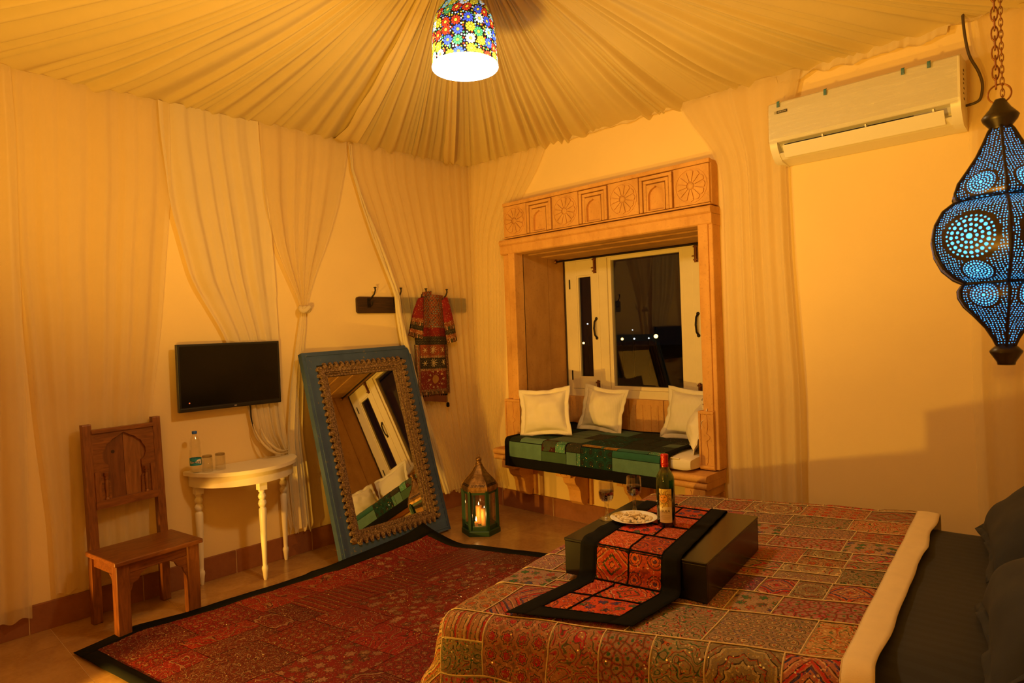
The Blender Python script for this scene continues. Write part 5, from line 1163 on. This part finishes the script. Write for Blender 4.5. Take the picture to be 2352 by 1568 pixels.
for (b0,b1,mt,nm) in ((1.42,1.515,MUDR,'skirt_panel'),(1.40,1.42,TAPE,'tape_band'),(1.305,1.40,BLK,'skirt_panel'),(1.285,1.305,TAPE,'tape_band'),(1.125,1.285,MRN,'skirt_panel'),(1.105,1.125,TAPE,'tape_band'),(1.078,1.105,CUFF,'hem_band')):
    dpanel(nm,[(x0+0.05,b0),(x1-0.03,b0-0.01),(x1-0.03,b1-0.01),(x0+0.05,b1)],mt,0.0,0.016)
dpanel('side_band',[(x0+0.012,1.078),(x0+0.052,1.078),(x0+0.052,1.515),(x0+0.012,1.515)],TAPE,0.002,0.020); dpanel('side_band',[(x1-0.032,1.065),(x1+0.004,1.065),(x1-0.008,1.505),(x1-0.032,1.505)],CUFF,0.002,0.018)
dpanel('lining',[(-0.165,1.035),(0.165,0.985),(0.17,1.10),(-0.165,1.10)],flat('brown_lining',(0.13,0.04,0.014),0.9),-0.004,0.004)
thread=flat('cream_thread',(0.55,0.42,0.25),0.8)
def star(ca,cb,r,n,nm,rows_=1):
    m=MB()
    for k in range(n):
        a=2*pi*k/n; pts=[dxy(ca+r*f*math.cos(a),cb+r*f*math.sin(a),0.037) for f in (0.12,0.5,1.0)]; m.tube(pts,0.0022,5)
    part(nm,m,thread,dr)
star(0.005,1.465,0.038,10,'embroidered_star'); star(0.005,1.352,0.038,10,'embroidered_star'); star(-0.095,1.465,0.022,6,'embroidered_star'); star(0.105,1.352,0.024,6,'embroidered_star'); star(0.10,1.462,0.024,6,'embroidered_star'); star(-0.095,1.352,0.024,6,'embroidered_star')
m=MB(); cx_,cz_=0.02,1.205; pts=[dxy(cx_+0.038*math.cos(2*pi*k/20),cz_+0.038*math.sin(2*pi*k/20),0.036) for k in range(20)]; m.add(pts,[tuple(range(20))]); part('mirror_disc',m,flat('dull_gold_disc',(0.34,0.20,0.07),0.4,0.5),dr)
m=MB()
for k in range(10):
    a=2*pi*k/10; p=dxy(cx_+0.068*math.cos(a),cz_+0.062*math.sin(a),0.036)
    for s_ in (-0.5,0,0.5): m.tube([p,dxy(cx_+0.09*math.cos(a+s_*0.22),cz_+0.08*math.sin(a+s_*0.22),0.036)],0.0016,5)
part('embroidered_sprigs',m,thread,dr,kind='stuff')
m=MB()
for k in range(14): m.sphere(dxy(lerp(-0.13,0.16,k/13),1.066-0.008*(k/13),0.015),0.008,7)
part('hem_beads',m,M['black_cloth'],dr,kind='stuff')
m=MB(); p=dxy(0.172,0.985,0.01); m.tube([dxy(0.168,1.07,0.01),p],0.002,5); m.lathe([(0.006,0.0),(0.014,-0.006),(0.016,-0.03),(0.012,-0.042),(0.002,-0.044)],p,10); part('tassel',m,M['black_cloth'],dr)
# ================================================================ floor lantern with candles
fx,fy_=0.735,-0.690; ry=toward_cam(fx,fy_)-0.12
fl=thing('floor_lantern',(fx,fy_,0.0),'green hexagonal floor lantern with a brass domed roof holding lit candles','lantern')
LG=flat('lantern_green',(0.013,0.052,0.024),0.45,0.1,0.3,25,0.05); g=N('aged_brass'); v=g.coord(); a=g.noise(v,18,5,0.7); M['brass']=g.done(g.pbsdf(g.ramp(a,[(0.35,(0.10,0.05,0.018)),(0.65,(0.36,0.20,0.065))]),0.42,0.75,g.bump(a,0.15,0.003)))
def hexring(R): return [(R*math.cos(ry+pi/6+k*pi/3),R*math.sin(ry+pi/6+k*pi/3)) for k in range(6)]
def hexl(nm,prof,mt,bev=0): 
    m=MB(); m.lathe(prof,(0,0,0),6,ang0=ry+pi/6,smooth=False); return part(nm,m,mt,fl,local=True,bevel=bev)
hexl('base',[(0.158,0.0),(0.158,0.036),(0.150,0.044)],LG,0.003); hexl('floor_plate',[(0.140,0.044),(0.140,0.052)],LG)
m=MB()
for (a,b),(c,d) in zip(hexring(0.138),hexring(0.138)[1:]+hexring(0.138)[:1]):
    for (z0,z1) in ((0.046,0.075),(0.325,0.352)): m.tube([(a*0.985,b*0.985,(z0+z1)/2),(c*0.985,d*0.985,(z0+z1)/2)],0.0001,4); m.add([(a,b,z0),(c,d,z0),(c,d,z1),(a,b,z1),(a*0.93,b*0.93,z0),(c*0.93,d*0.93,z0),(c*0.93,d*0.93,z1),(a*0.93,b*0.93,z1)],[(0,1,2,3),(7,6,5,4),(3,2,6,7),(1,0,4,5)])
part('rails',m,LG,fl,local=True)
for (a,b) in hexring(0.136):
    m=MB(); m.box((a,b,0.20),(0.026,0.026,0.31),math.atan2(b,a)); part('post',m,LG,fl,local=True,bevel=0.003)
    
for (a,b),(c,d) in zip(hexring(0.130),hexring(0.130)[1:]+hexring(0.130)[:1]):
    m=MB(); m.add([(a,b,0.07),(c,d,0.07),(c,d,0.33),(a,b,0.33)],[(0,1,2,3)]); part('pane',m,M['glass'],fl,local=True)
roofp=[(0.146,0.345),(0.147,0.365),(0.143,0.385),(0.128,0.412),(0.095,0.448),(0.068,0.476),(0.045,0.508),(0.028,0.540),(0.024,0.548)]
hexl('roof',roofp,M['brass'])
m=MB()
for (a,b) in hexring(1.0): m.tube([(a*r,b*r,z) for r,z in roofp],0.0035,6)
part('roof_ribs',m,M['brass'],fl,local=True)
hr=hexring(1.0); m=MB()
for k in range(6):
    (a,b),(c,d)=hr[k],hr[(k+1)%6]
    for q in range(9):
        for w_ in range(2):
            f=0.12+0.76*(q+0.5*w_)/8.5; r=0.1365+0.006*(1-w_)-0.002; z=0.392+0.009*w_; x,y=lerp(a,c,f)*r,lerp(b,d,f)*r; nx,ny=(a+c)/2,(b+d)/2
            Mx=Matrix.Translation((x+nx*0.0012,y+ny*0.0012,z))@Matrix.Rotation(math.atan2(ny,nx),4,'Z')@Matrix.Rotation(pi/2-0.5,4,'Y'); m.lathe([(0.0042,0),(0.0042,0.001)],(0,0,0),6,Mx)
part('pierced_holes',m,M['black_metal'],fl,local=True,kind='stuff')
m=MB(); m.lathe([(0.024,0.540),(0.029,0.546),(0.026,0.553),(0.020,0.557),(0.024,0.562),(0.014,0.568),(0.021,0.576),(0.024,0.586),(0.020,0.597),(0.008,0.603),(0.003,0.606)],(0,0,0),16); part('finial',m,M['brass'],fl,local=True)
m=MB(); m.tube([(0.0+0.011*math.cos(2*pi*k/14)*math.cos(ry+pi/2),0.011*math.cos(2*pi*k/14)*math.sin(ry+pi/2),0.614+0.012*math.sin(2*pi*k/14)) for k in range(14)],0.0022,6,closed=True); part('hanging_ring',m,M['brass'],fl,local=True)
g=N('candle_wax'); wax=g.done(g.pbsdf((0.80,0.40,0.10),0.5,0,None,Subsurface_Weight=0.6,Subsurface_Radius=(0.03,0.012,0.004),Subsurface_Scale=0.5,Emission_Color=(1.0,0.36,0.05,1),Emission_Strength=0.10))
flm=emis('candle_flame',(1.0,0.62,0.22),9.0)
fwd=Vector((math.cos(ry),math.sin(ry))); sd=Vector((-fwd.y,fwd.x))
def candle(a,b,r,h,label,lit=True,fs=1.0):
    x,y=fx+fwd.x*b+sd.x*a,fy_+fwd.y*b+sd.y*a; t=thing('candle',(x,y,0.0525),label,'candle','candles in the green lantern')
    m=MB(); m.lathe([(r,0.0),(r,h-0.004),(r*0.92,h),(r*0.5,h-0.004),(0.001,h-0.006)],(0,0,0),18); part('wax',m,wax,t,local=True)
    m=MB(); m.tube([(0,0,h-0.008),(0.001,0,h+0.006)],0.0012,5); part('wick',m,M['black_cloth'],t,local=True)
    m=MB(); m.lathe([(0.0005,h+0.002),(0.0045*fs,h+0.009*fs),(0.0050*fs,h+0.015*fs),(0.003*fs,h+0.024*fs),(0.0004,h+0.034*fs)],(0,0,0),10); part('flame',m,flm,t,local=True)
candle(0.030,-0.005,0.028,0.135,'tall thick candle on the right inside the green lantern',True,0.55)
candle(-0.032,0.045,0.014,0.042,'short thin candle with the brightest flame at the front of the green lantern',True,1.3)
candle(-0.020,-0.055,0.026,0.145,'tall candle at the back inside the green lantern',True,0.9)
light('candle_glow','POINT',(fx+fwd.x*0.05-sd.x*0.032,fy_+fwd.y*0.05-sd.y*0.032,0.145),0.55,(1.0,0.50,0.12),0.012)
# ================================================================ pendant lamp with mosaic shade
pd=thing('pendant_lamp',(LX,LY,LZ),'pendant lamp with a bell-shaped mosaic flower shade hanging from the tent peak','lamp')
Rp=0.146; prof=[(0.148,0.0),(0.147,0.02)]; 
sp=[(0.1475,0.010),(0.1455,0.075),(0.143,0.14),(0.138,0.185),(0.128,0.225),(0.110,0.262),(0.085,0.290),(0.055,0.308),(0.030,0.316)]
g=N('mosaic_glass'); uv=g.coord('UV')
vx=g.vor(uv,21.0,'F1',0.42,'2D',None); cc=vx.outputs['Color']; dv=g.vm('SUBTRACT',uv,vx.outputs['Position']); a_,b_,_=g.sep(dv); an=g.m('ARCTAN2',b_,a_); d=g.vm('LENGTH',dv,None,1)
pet=g.m('ABSOLUTE',g.m('COSINE',g.m('MULTIPLY',an,5.0))); lim=g.m('ADD',0.0125,g.m('MULTIPLY',g.m('POWER',pet,0.5),0.0095))
m_p=g.m('MULTIPLY',g.m('MULTIPLY',g.m('LESS_THAN',d,lim),g.m('GREATER_THAN',d,0.0080)),g.m('GREATER_THAN',pet,g.m('DIVIDE',0.0042,d)))
m_c=g.m('LESS_THAN',d,0.0065)
v2=g.vor(uv,80.0,'F1',0.6,'2D',None); m_d=g.m('MULTIPLY',g.m('LESS_THAN',v2.outputs['Distance'],0.30),g.m('GREATER_THAN',d,0.0225))
pal=[(0,(0.62,0.035,0.01)),(0.16,(0.75,0.50,0.02)),(0.34,(0.06,0.32,0.09)),(0.48,(0.05,0.09,0.52)),(0.62,(0.30,0.62,0.60)),(0.76,(0.70,0.72,0.72)),(0.88,(0.75,0.50,0.02))]
cp_=g.ramp(g.sep(cc)[0],pal,'CONSTANT'); cd_=g.ramp(g.sep(v2.outputs['Color'])[0],pal,'CONSTANT'); lead=(0.004,0.004,0.004)
col=g.mix(m_p,lead,cp_); col=g.mix(m_c,col,(0.85,0.55,0.04)); col=g.mix(m_d,col,cd_)
hz=g.sep(uv)[1]; fal=g.m('ADD',0.62,g.m('MULTIPLY',g.m('POWER',g.m('MAXIMUM',g.m('SUBTRACT',1.0,g.m('DIVIDE',hz,0.30)),0.0),2.2),7.5))
em=g.n('Emission',{'Color':col,'Strength':fal}); gl=g.n('BsdfGlossy',{'Color':(1,1,1,1),'Roughness':0.15}); mx=g.n('MixShader',{0:0.04}); g.t.links.new(em.outputs[0],mx.inputs[1]); g.t.links.new(gl.outputs[0],mx.inputs[2]); MOS=g.done(mx.outputs[0])
m=MB(); nA=64; arc=[0.0]
for a,b in zip(sp,sp[1:]): arc.append(arc[-1]+math.hypot(b[0]-a[0],b[1]-a[1]))
def sh(u,v):
    k=v*(len(sp)-1); i=min(int(k),len(sp)-2); f=k-i; r=lerp(sp[i][0],sp[i+1][0],f); z=lerp(sp[i][1],sp[i+1][1],f); th_=2*pi*u+0.6; return (r*math.cos(th_),r*math.sin(th_),z)
def shuv(u,v):
    k=v*(len(sp)-1); i=min(int(k),len(sp)-2); f=k-i; return (u*2*pi*0.143*lerp(1,0.80,max(0,v-0.45)/0.55),lerp(arc[i],arc[i+1],f))
m.grid(sh,nA,16,0,shuv); part('mosaic_shade',m,MOS,pd,local=True)
glow=emis('frosted_glass_glow',(1.0,0.93,0.80),14.0)
m=MB(); m.lathe([(0.148,0.0),(0.1495,0.003),(0.1490,0.009),(0.1478,0.012)],(0,0,0),48,cap=False); part('frosted_rim',m,glow,pd,local=True)
m=MB(); m.lathe([(0.001,0.006),(0.147,0.006)],(0,0,0),48,cap=False); part('diffuser',m,emis('diffuser_glow',(1.0,0.90,0.72),16.0),pd,local=True)
m=MB(); m.lathe([(0.032,0.312),(0.034,0.325),(0.026,0.345),(0.008,0.355)],(0,0,0),20); part('cap',m,M['black_metal'],pd,local=True)
m=MB(); m.tube([(0,0,0.35),(0,0,0.665)],0.006,8); part('cord',m,M['black_plastic'],pd,local=True)
# ================================================================ pierced hanging lantern
hx,hy,hz0=4.313,-2.493,1.50
hl=thing('hanging_lantern',(hx,hy,hz0),'pierced dark metal hanging lantern glowing blue, on chains above the bed head','lantern')
K=1.0
P_=[(0.017,0.030),(0.024,0.046),(0.038,0.070),(0.060,0.096),(0.081,0.118),(0.092,0.138),(0.093,0.153),(0.086,0.163),(0.078,0.167)],[(0.080,0.168),(0.102,0.180),(0.125,0.202),(0.141,0.234),(0.146,0.264),(0.141,0.295),(0.124,0.324),(0.101,0.341),(0.080,0.346)],[(0.082,0.346),(0.094,0.351),(0.098,0.362),(0.091,0.382),(0.072,0.408),(0.052,0.437),(0.036,0.468),(0.025,0.492),(0.018,0.502)]
def piercemat(name):
    """dark metal sheet pierced by rings of small round holes"""
    g=N(name); uv=g.coord('UV'); u,v,_=g.sep(uv)
    # ring rosettes on a coarse lattice, small holes elsewhere
    def holes(cu,cv,rad):
        du=g.m('SUBTRACT',u,cu); dv_=g.m('SUBTRACT',v,cv); r=g.m('SQRT',g.m('ADD',g.m('MULTIPLY',du,du),g.m('MULTIPLY',dv_,dv_))); an=g.m('ARCTAN2',dv_,du); return r,an
    fine=g.vor(uv,172.0,'F1',0.35,'2D'); fm=g.m('LESS_THAN',fine,0.185)
    r,an=holes(0.0,0.075,0.04); hole=fm
    for (cv,R1) in ((0.122,0.046),(0.042,0.026)):
        r,an=holes(0.0,cv,R1); inside=g.m('LESS_THAN',r,R1*1.22); acc=None
        for k,(rr_,n_,hr_) in enumerate(((0.0,1,0.12),(0.30,9,0.062),(0.52,15,0.062),(0.76,20,0.074),(0.97,30,0.045))):
            if rr_==0: mk=g.m('LESS_THAN',r,R1*hr_)
            else:
                ph=g.m('SUBTRACT',g.m('FRACT',g.m('ADD',g.m('DIVIDE',g.m('MULTIPLY',an,n_),2*pi),0.5*(k%2))),0.5); la=g.m('MULTIPLY',ph,2*pi*rr_*R1/n_); lr=g.m('SUBTRACT',r,rr_*R1); mk=g.m('LESS_THAN',g.m('SQRT',g.m('ADD',g.m('MULTIPLY',la,la),g.m('MULTIPLY',lr,lr))),R1*hr_)
            acc=mk if acc is None else g.m('MAXIMUM',acc,mk)
        hole=g.m('ADD',g.m('MULTIPLY',hole,g.m('SUBTRACT',1.0,inside)),g.m('MULTIPLY',acc,inside))
    a=g.noise(g.coord(),40,3); metal=g.pbsdf(g.mix(a,(0.020,0.016,0.014),(0.09,0.065,0.045)),0.38,0.85)
    tr=g.n('BsdfTransparent'); mx=g.n('MixShader',{0:hole}); g.t.links.new(metal,mx.inputs[1]); g.t.links.new(tr.outputs[0],mx.inputs[2]); return g.done(mx.outputs[0])
PM=piercemat('pierced_metal')
g=N('blue_glass_liner'); tl=g.n('BsdfTranslucent',{'Color':(0.10,0.62,1.0,1)}); em_=g.n('Emission',{'Color':(0.14,0.55,1.0,1),'Strength':1.1}); ad_=g.n('AddShader'); g.t.links.new(tl.outputs[0],ad_.inputs[0]); g.t.links.new(em_.outputs[0],ad_.inputs[1]); LIN=g.done(ad_.outputs[0])
a0=toward_cam(hx,hy)+math.radians(5)
for sec in P_:
    ar=[0.0]
    for a,b in zip(sec,sec[1:]): ar.append(ar[-1]+math.hypot(b[0]-a[0],b[1]-a[1]))
    for k in range(6):
        t0,t1=a0+k*pi/3,a0+(k+1)*pi/3; nseg=len(sec)-1; tm_=(t0+t1)/2
        def fn(u,v,ins=1.0):
            q=v*nseg; i=min(int(q),nseg-1); f=q-i; r=lerp(sec[i][0],sec[i+1][0],f)*ins; z=lerp(sec[i][1],sec[i+1][1],f)
            x=lerp(r*math.cos(t0),r*math.cos(t1),u); y=lerp(r*math.sin(t0),r*math.sin(t1),u); bl=1+0.05*math.sin(pi*u); return (x*bl,y*bl,z)
        def uvf(u,v):
            q=v*nseg; i=min(int(q),nseg-1); f=q-i; r=lerp(sec[i][0],sec[i+1][0],f); return ((u-0.5)*r,(lerp(ar[i],ar[i+1],f) if sec is P_[1] else (lerp(ar[i],ar[i+1],f)-0.093 if sec is P_[0] else 0.084-lerp(ar[i],ar[i+1],f))))
        m=MB(); m.grid(fn,8,nseg*3,0,uvf); part('pierced_panel',m,PM,hl,local=True)
        m=MB(); m.grid(lambda u,v:fn(u,v,0.955),6,nseg*2); part('glass_liner',m,LIN,hl,local=True)
        m=MB(); m.tube([(r*1.01*math.cos(t0),r*1.01*math.sin(t0),z) for r,z in sec],0.0035,6); part('rib',m,M['black_metal'],hl,local=True)
for (r,z) in ((0.080,0.1675),(0.083,0.346)):
    m=MB(); hp=[(r*math.cos(a0+k*pi/3),r*math.sin(a0+k*pi/3),z) for k in range(6)]
    for p,q in zip(hp,hp[1:]+hp[:1]): m.tube([p,q],0.0042,6)
    part('joint_ring',m,M['black_metal'],hl,local=True)
DKB=flat('dark_bronze',(0.045,0.035,0.026),0.38,0.8,0.3,30,0.05)
m=MB(); m.lathe([(0.002,-0.012),(0.016,-0.012),(0.017,-0.006),(0.029,0.014),(0.030,0.018),(0.022,0.027),(0.014,0.034)],(0,0,0),20); part('bottom_finial',m,DKB,hl,local=True)
m=MB(); m.lathe([(0.018,0.496),(0.020,0.502),(0.031,0.516),(0.034,0.524),(0.030,0.530),(0.020,0.542),(0.012,0.556),(0.009,0.562)],(0,0,0),20); part('top_cap',m,DKB,hl,local=True)
rx_,ry_=math.cos(a0+1.55),math.sin(a0+1.55)
m=MB(); m.tube([(0.0205*math.cos(2*pi*k/24)*rx_,0.0205*math.cos(2*pi*k/24)*ry_,0.574+0.0205*math.sin(2*pi*k/24)) for k in range(24)],0.0017,6,closed=True); part('top_ring',m,M['rust_metal'],hl,local=True)
ztop_=WZ+0.05
def chain(ox,sc_,zs,nm,mt):
    m=MB(); z=zs; k=0; L=0.021*sc_
    while z<ztop_-hz0:
        pts=[]
        for i in range(10):
            a=2*pi*i/10; x=0.0048*sc_*math.cos(a); zz=0.60*L*math.sin(a); 
            pts.append((ox*rx_+(x*rx_ if k%2 else -x*ry_),ox*ry_+(x*ry_ if k%2 else x*rx_),z+zz))
        m.tube(pts,0.0014*sc_,5,closed=True); z+=L*0.80; k+=1
    o=part(nm,m,mt,hl,local=True)
chain(-0.006,1.25,0.600,'main_chain',M['rust_metal']); chain(0.005,0.75,0.562,'thin_chain',M['rust_metal'])
m=MB(); m.sphere((0.0,0.0,0.292),0.026,14); part('bulb',m,emis('bulb_white',(0.75,0.92,1.0),26),hl,local=True)
light('hanging_lantern_bulb','POINT',(hx,hy,hz0+0.285),9.5,(0.62,0.88,1.0),0.02)
# ================================================================ air conditioner
ac=thing('air_conditioner',(3.43,0.0,2.60),'white wall air conditioner still in plastic film, high on the window wall','air conditioner')
ax0,ax1=2.945,3.925
body=[(0.0,2.945),(-0.185,2.945),(-0.205,2.93),(-0.212,2.88),(-0.214,2.72),(-0.206,2.700),(-0.160,2.694),(-0.120,2.664),(-0.120,2.652),(-0.165,2.640),(-0.170,2.632),(-0.130,2.604),(-0.02,2.585),(0.0,2.585)]
m=MB(); m.prism(body,lambda a,b,d:(d,a,b),ax0+0.03,ax1-0.03); part('chassis',m,M['white_plastic'],ac)
capp=[(0.0,2.948),(-0.18,2.948),(-0.205,2.935),(-0.214,2.88),(-0.216,2.72),(-0.200,2.665),(-0.165,2.622),(-0.125,2.592),(-0.02,2.582),(0.0,2.582)]
for a,b in ((ax0,ax0+0.045),(ax1-0.045,ax1)):
    m=MB(); m.prism(capp,lambda p,q,d:(d,p,q),a,b,0,True); part('end_cap',m,M['white_plastic'],ac,bevel=0.010)
fp=[(-0.190,2.945),(-0.208,2.934),(-0.216,2.88),(-0.218,2.72),(-0.208,2.697),(-0.200,2.697),(-0.205,2.72),(-0.204,2.88),(-0.190,2.93)]
m=MB(); m.prism(fp,lambda a,b,d:(d,a,b),ax0+0.004,ax1-0.004); part('front_panel',m,M['white_plastic'],ac,bevel=0.006)
m=MB(); m.bx(ax0+0.07,ax1-0.22,-0.158,-0.125,2.672,2.696); part('outlet_slot',m,flat('dark_slot',(0.008,0.006,0.005),0.6),ac)
m=MB(); m.prism([(-0.200,2.688),(-0.206,2.684),(-0.160,2.618),(-0.150,2.618)],lambda a,b,d:(d,a-0.0,b-0.012),ax0+0.075,ax1-0.075); part('louver',m,M['white_plastic'],ac,bevel=0.003)
for x in (3.245,3.475,3.80):
    m=MB(); m.prism([(-0.19,2.694),(-0.135,2.69),(-0.165,2.625)],lambda a,b,d:(d,a,b),x-0.004,x+0.004); part('vane',m,M['white_plastic'],ac)
tp=flat('blue_tape',(0.05,0.22,0.34),0.5)
for x in (3.005,3.275,3.670,3.79):
    m=MB(); m.grid(lambda u,v:(x+0.016*(u-0.5)+0.002,-0.2215+0.010*max(0,(v-0.72)/0.28)**2,lerp(2.905,2.944,v)),2,6); part('tape_tab',m,tp,ac,solid=0.001)
m=MB(); m.bx(2.998,3.060,-0.2200,-0.2185,2.868,2.884); bdg=part('badge',m,M['black_plastic'],ac)
me=text_on('badge_text','BLUE STAR',0.0105,M['white_plastic'],bdg,lambda u,v,w:Vector((3.029+u-3.43,-0.2203-w,2.876+v-2.60)))
m=MB(); m.bx(2.982,2.996,-0.2195,-0.2183,2.868,2.884); part('badge_emblem',m,flat('badge_grey',(0.45,0.42,0.36),0.4),ac)
g=N('plastic_film'); nz=g.noise(g.coord(),14,5,0.6,dist=2.0); mp_=g.n('Mapping',{'Vector':g.coord()}); mp_.inputs['Scale'].default_value=(1.2,1,7.0); nz=g.noise(mp_.outputs[0],6,5,0.65,dist=1.5); nm=g.bump(nz,1.0,0.035)
tr=g.n('BsdfTransparent',{'Color':(0.97,0.97,0.97,1)}); gl=g.n('BsdfGlossy',{'Color':(1,1,1,1),'Roughness':0.13,'Normal':nm}); mx=g.n('MixShader',{0:0.17}); g.t.links.new(tr.outputs[0],mx.inputs[1]); g.t.links.new(gl.outputs[0],mx.inputs[2]); FILM=g.done(mx.outputs[0])
def film(u,v):
    x=lerp(ax0-0.002,ax1-0.01,u); z=lerp(2.690,2.93,v); n=noise.noise((x*5,z*22,2))*0.6+noise.noise((x*12,z*50,5))*0.5; k=(1-v)*(1.3-u)
    return (x,-0.223-0.006*abs(n)*(0.4+k)-0.004*(1-v),z-0.006*(1-v)*abs(n))
m=MB(); m.grid(film,160,46); part('protective_film',m,FILM,ac)
m=MB()
for k,(z,s_) in enumerate(((2.885,0.010),(2.862,0.008),(2.838,0.010),(2.815,0.008),(2.79,0.009),(2.762,0.008),(2.735,0.010))): m.box((ax1+0.0006,-0.10-0.01*(k%2),z),(0.0012,s_*2.4,s_))
part('side_print',m,flat('print_brown',(0.10,0.06,0.03),0.6),ac)
m=MB(); pts=[(3.925,-0.085,3.20),(3.932,-0.085,3.08),(3.950,-0.085,2.96),(3.985,-0.07,2.87),(4.000,-0.06,2.80),(3.990,-0.05,2.735),(3.965,-0.05,2.715),(3.915,-0.05,2.71)]
pp=[]
for i in range(len(pts)-1):
    a,b=Vector(pts[i]),Vector(pts[i+1]); p0=Vector(pts[max(0,i-1)]); p3=Vector(pts[min(len(pts)-1,i+2)])
    for q in range(5):
        t=q/5; pp.append(0.5*((2*a)+(b-p0)*t+(2*p0-5*a+4*b-p3)*t*t+(3*a-p0-3*b+p3)*t**3))
m.tube(pp+[Vector(pts[-1])],0.007,8); part('power_cable',m,flat('grey_cable',(0.07,0.045,0.025),0.5),ac)
# ================================================================ town lights seen through the window
struct('terrain',MB().bx(-120,90,1.5,140,-3.6,-3.2),flat('dark_ground',(0.03,0.022,0.014),0.95))
yel=emis('sodium_lamp',(1.0,0.55,0.14),9.0); whi=emis('white_lamp',(0.85,0.92,1.0),3.0)
TL_=[(-31.69,44.06,0.28,1,0.10),(-31.0,44.77,0.28,1,0.09),(-30.5,45.25,0.27,1,0.10),(-30.25,45.6,0.95,1,0.15),(-30.9,44.9,2.6,0,0.09),(-31.4,44.4,2.05,0,0.07),(-29.1,46.6,0.52,1,0.12),(-28.3,47.4,0.50,0,0.08),(-27.3,48.3,0.50,0,0.07),(-26.8,48.75,0.66,1,0.19),(-28.4,47.3,1.32,0,0.05)]
for k,(x,y,z,c_,r) in enumerate(TL_):
    m=MB(); m.sphere((0,0,0),r,10); m.sphere((0,0,0),r*0.6,6); o=link('distant_lamp',m.mesh('distant_lamp',yel if c_ else whi)); o.location=(x,y,z)
    pm=MB(); pm.tube([(0,0,-r*0.5),(0,0,-3.2-z)],0.05,6); link('pole',pm.mesh('pole',M['black_metal']),o)
    tag(o,'yellow town lamp shining far off in the dark beyond the window' if c_ else 'small white town lamp far off in the dark beyond the window','lamp','yellow town lamps beyond the window' if c_ else 'white town lamps beyond the window')
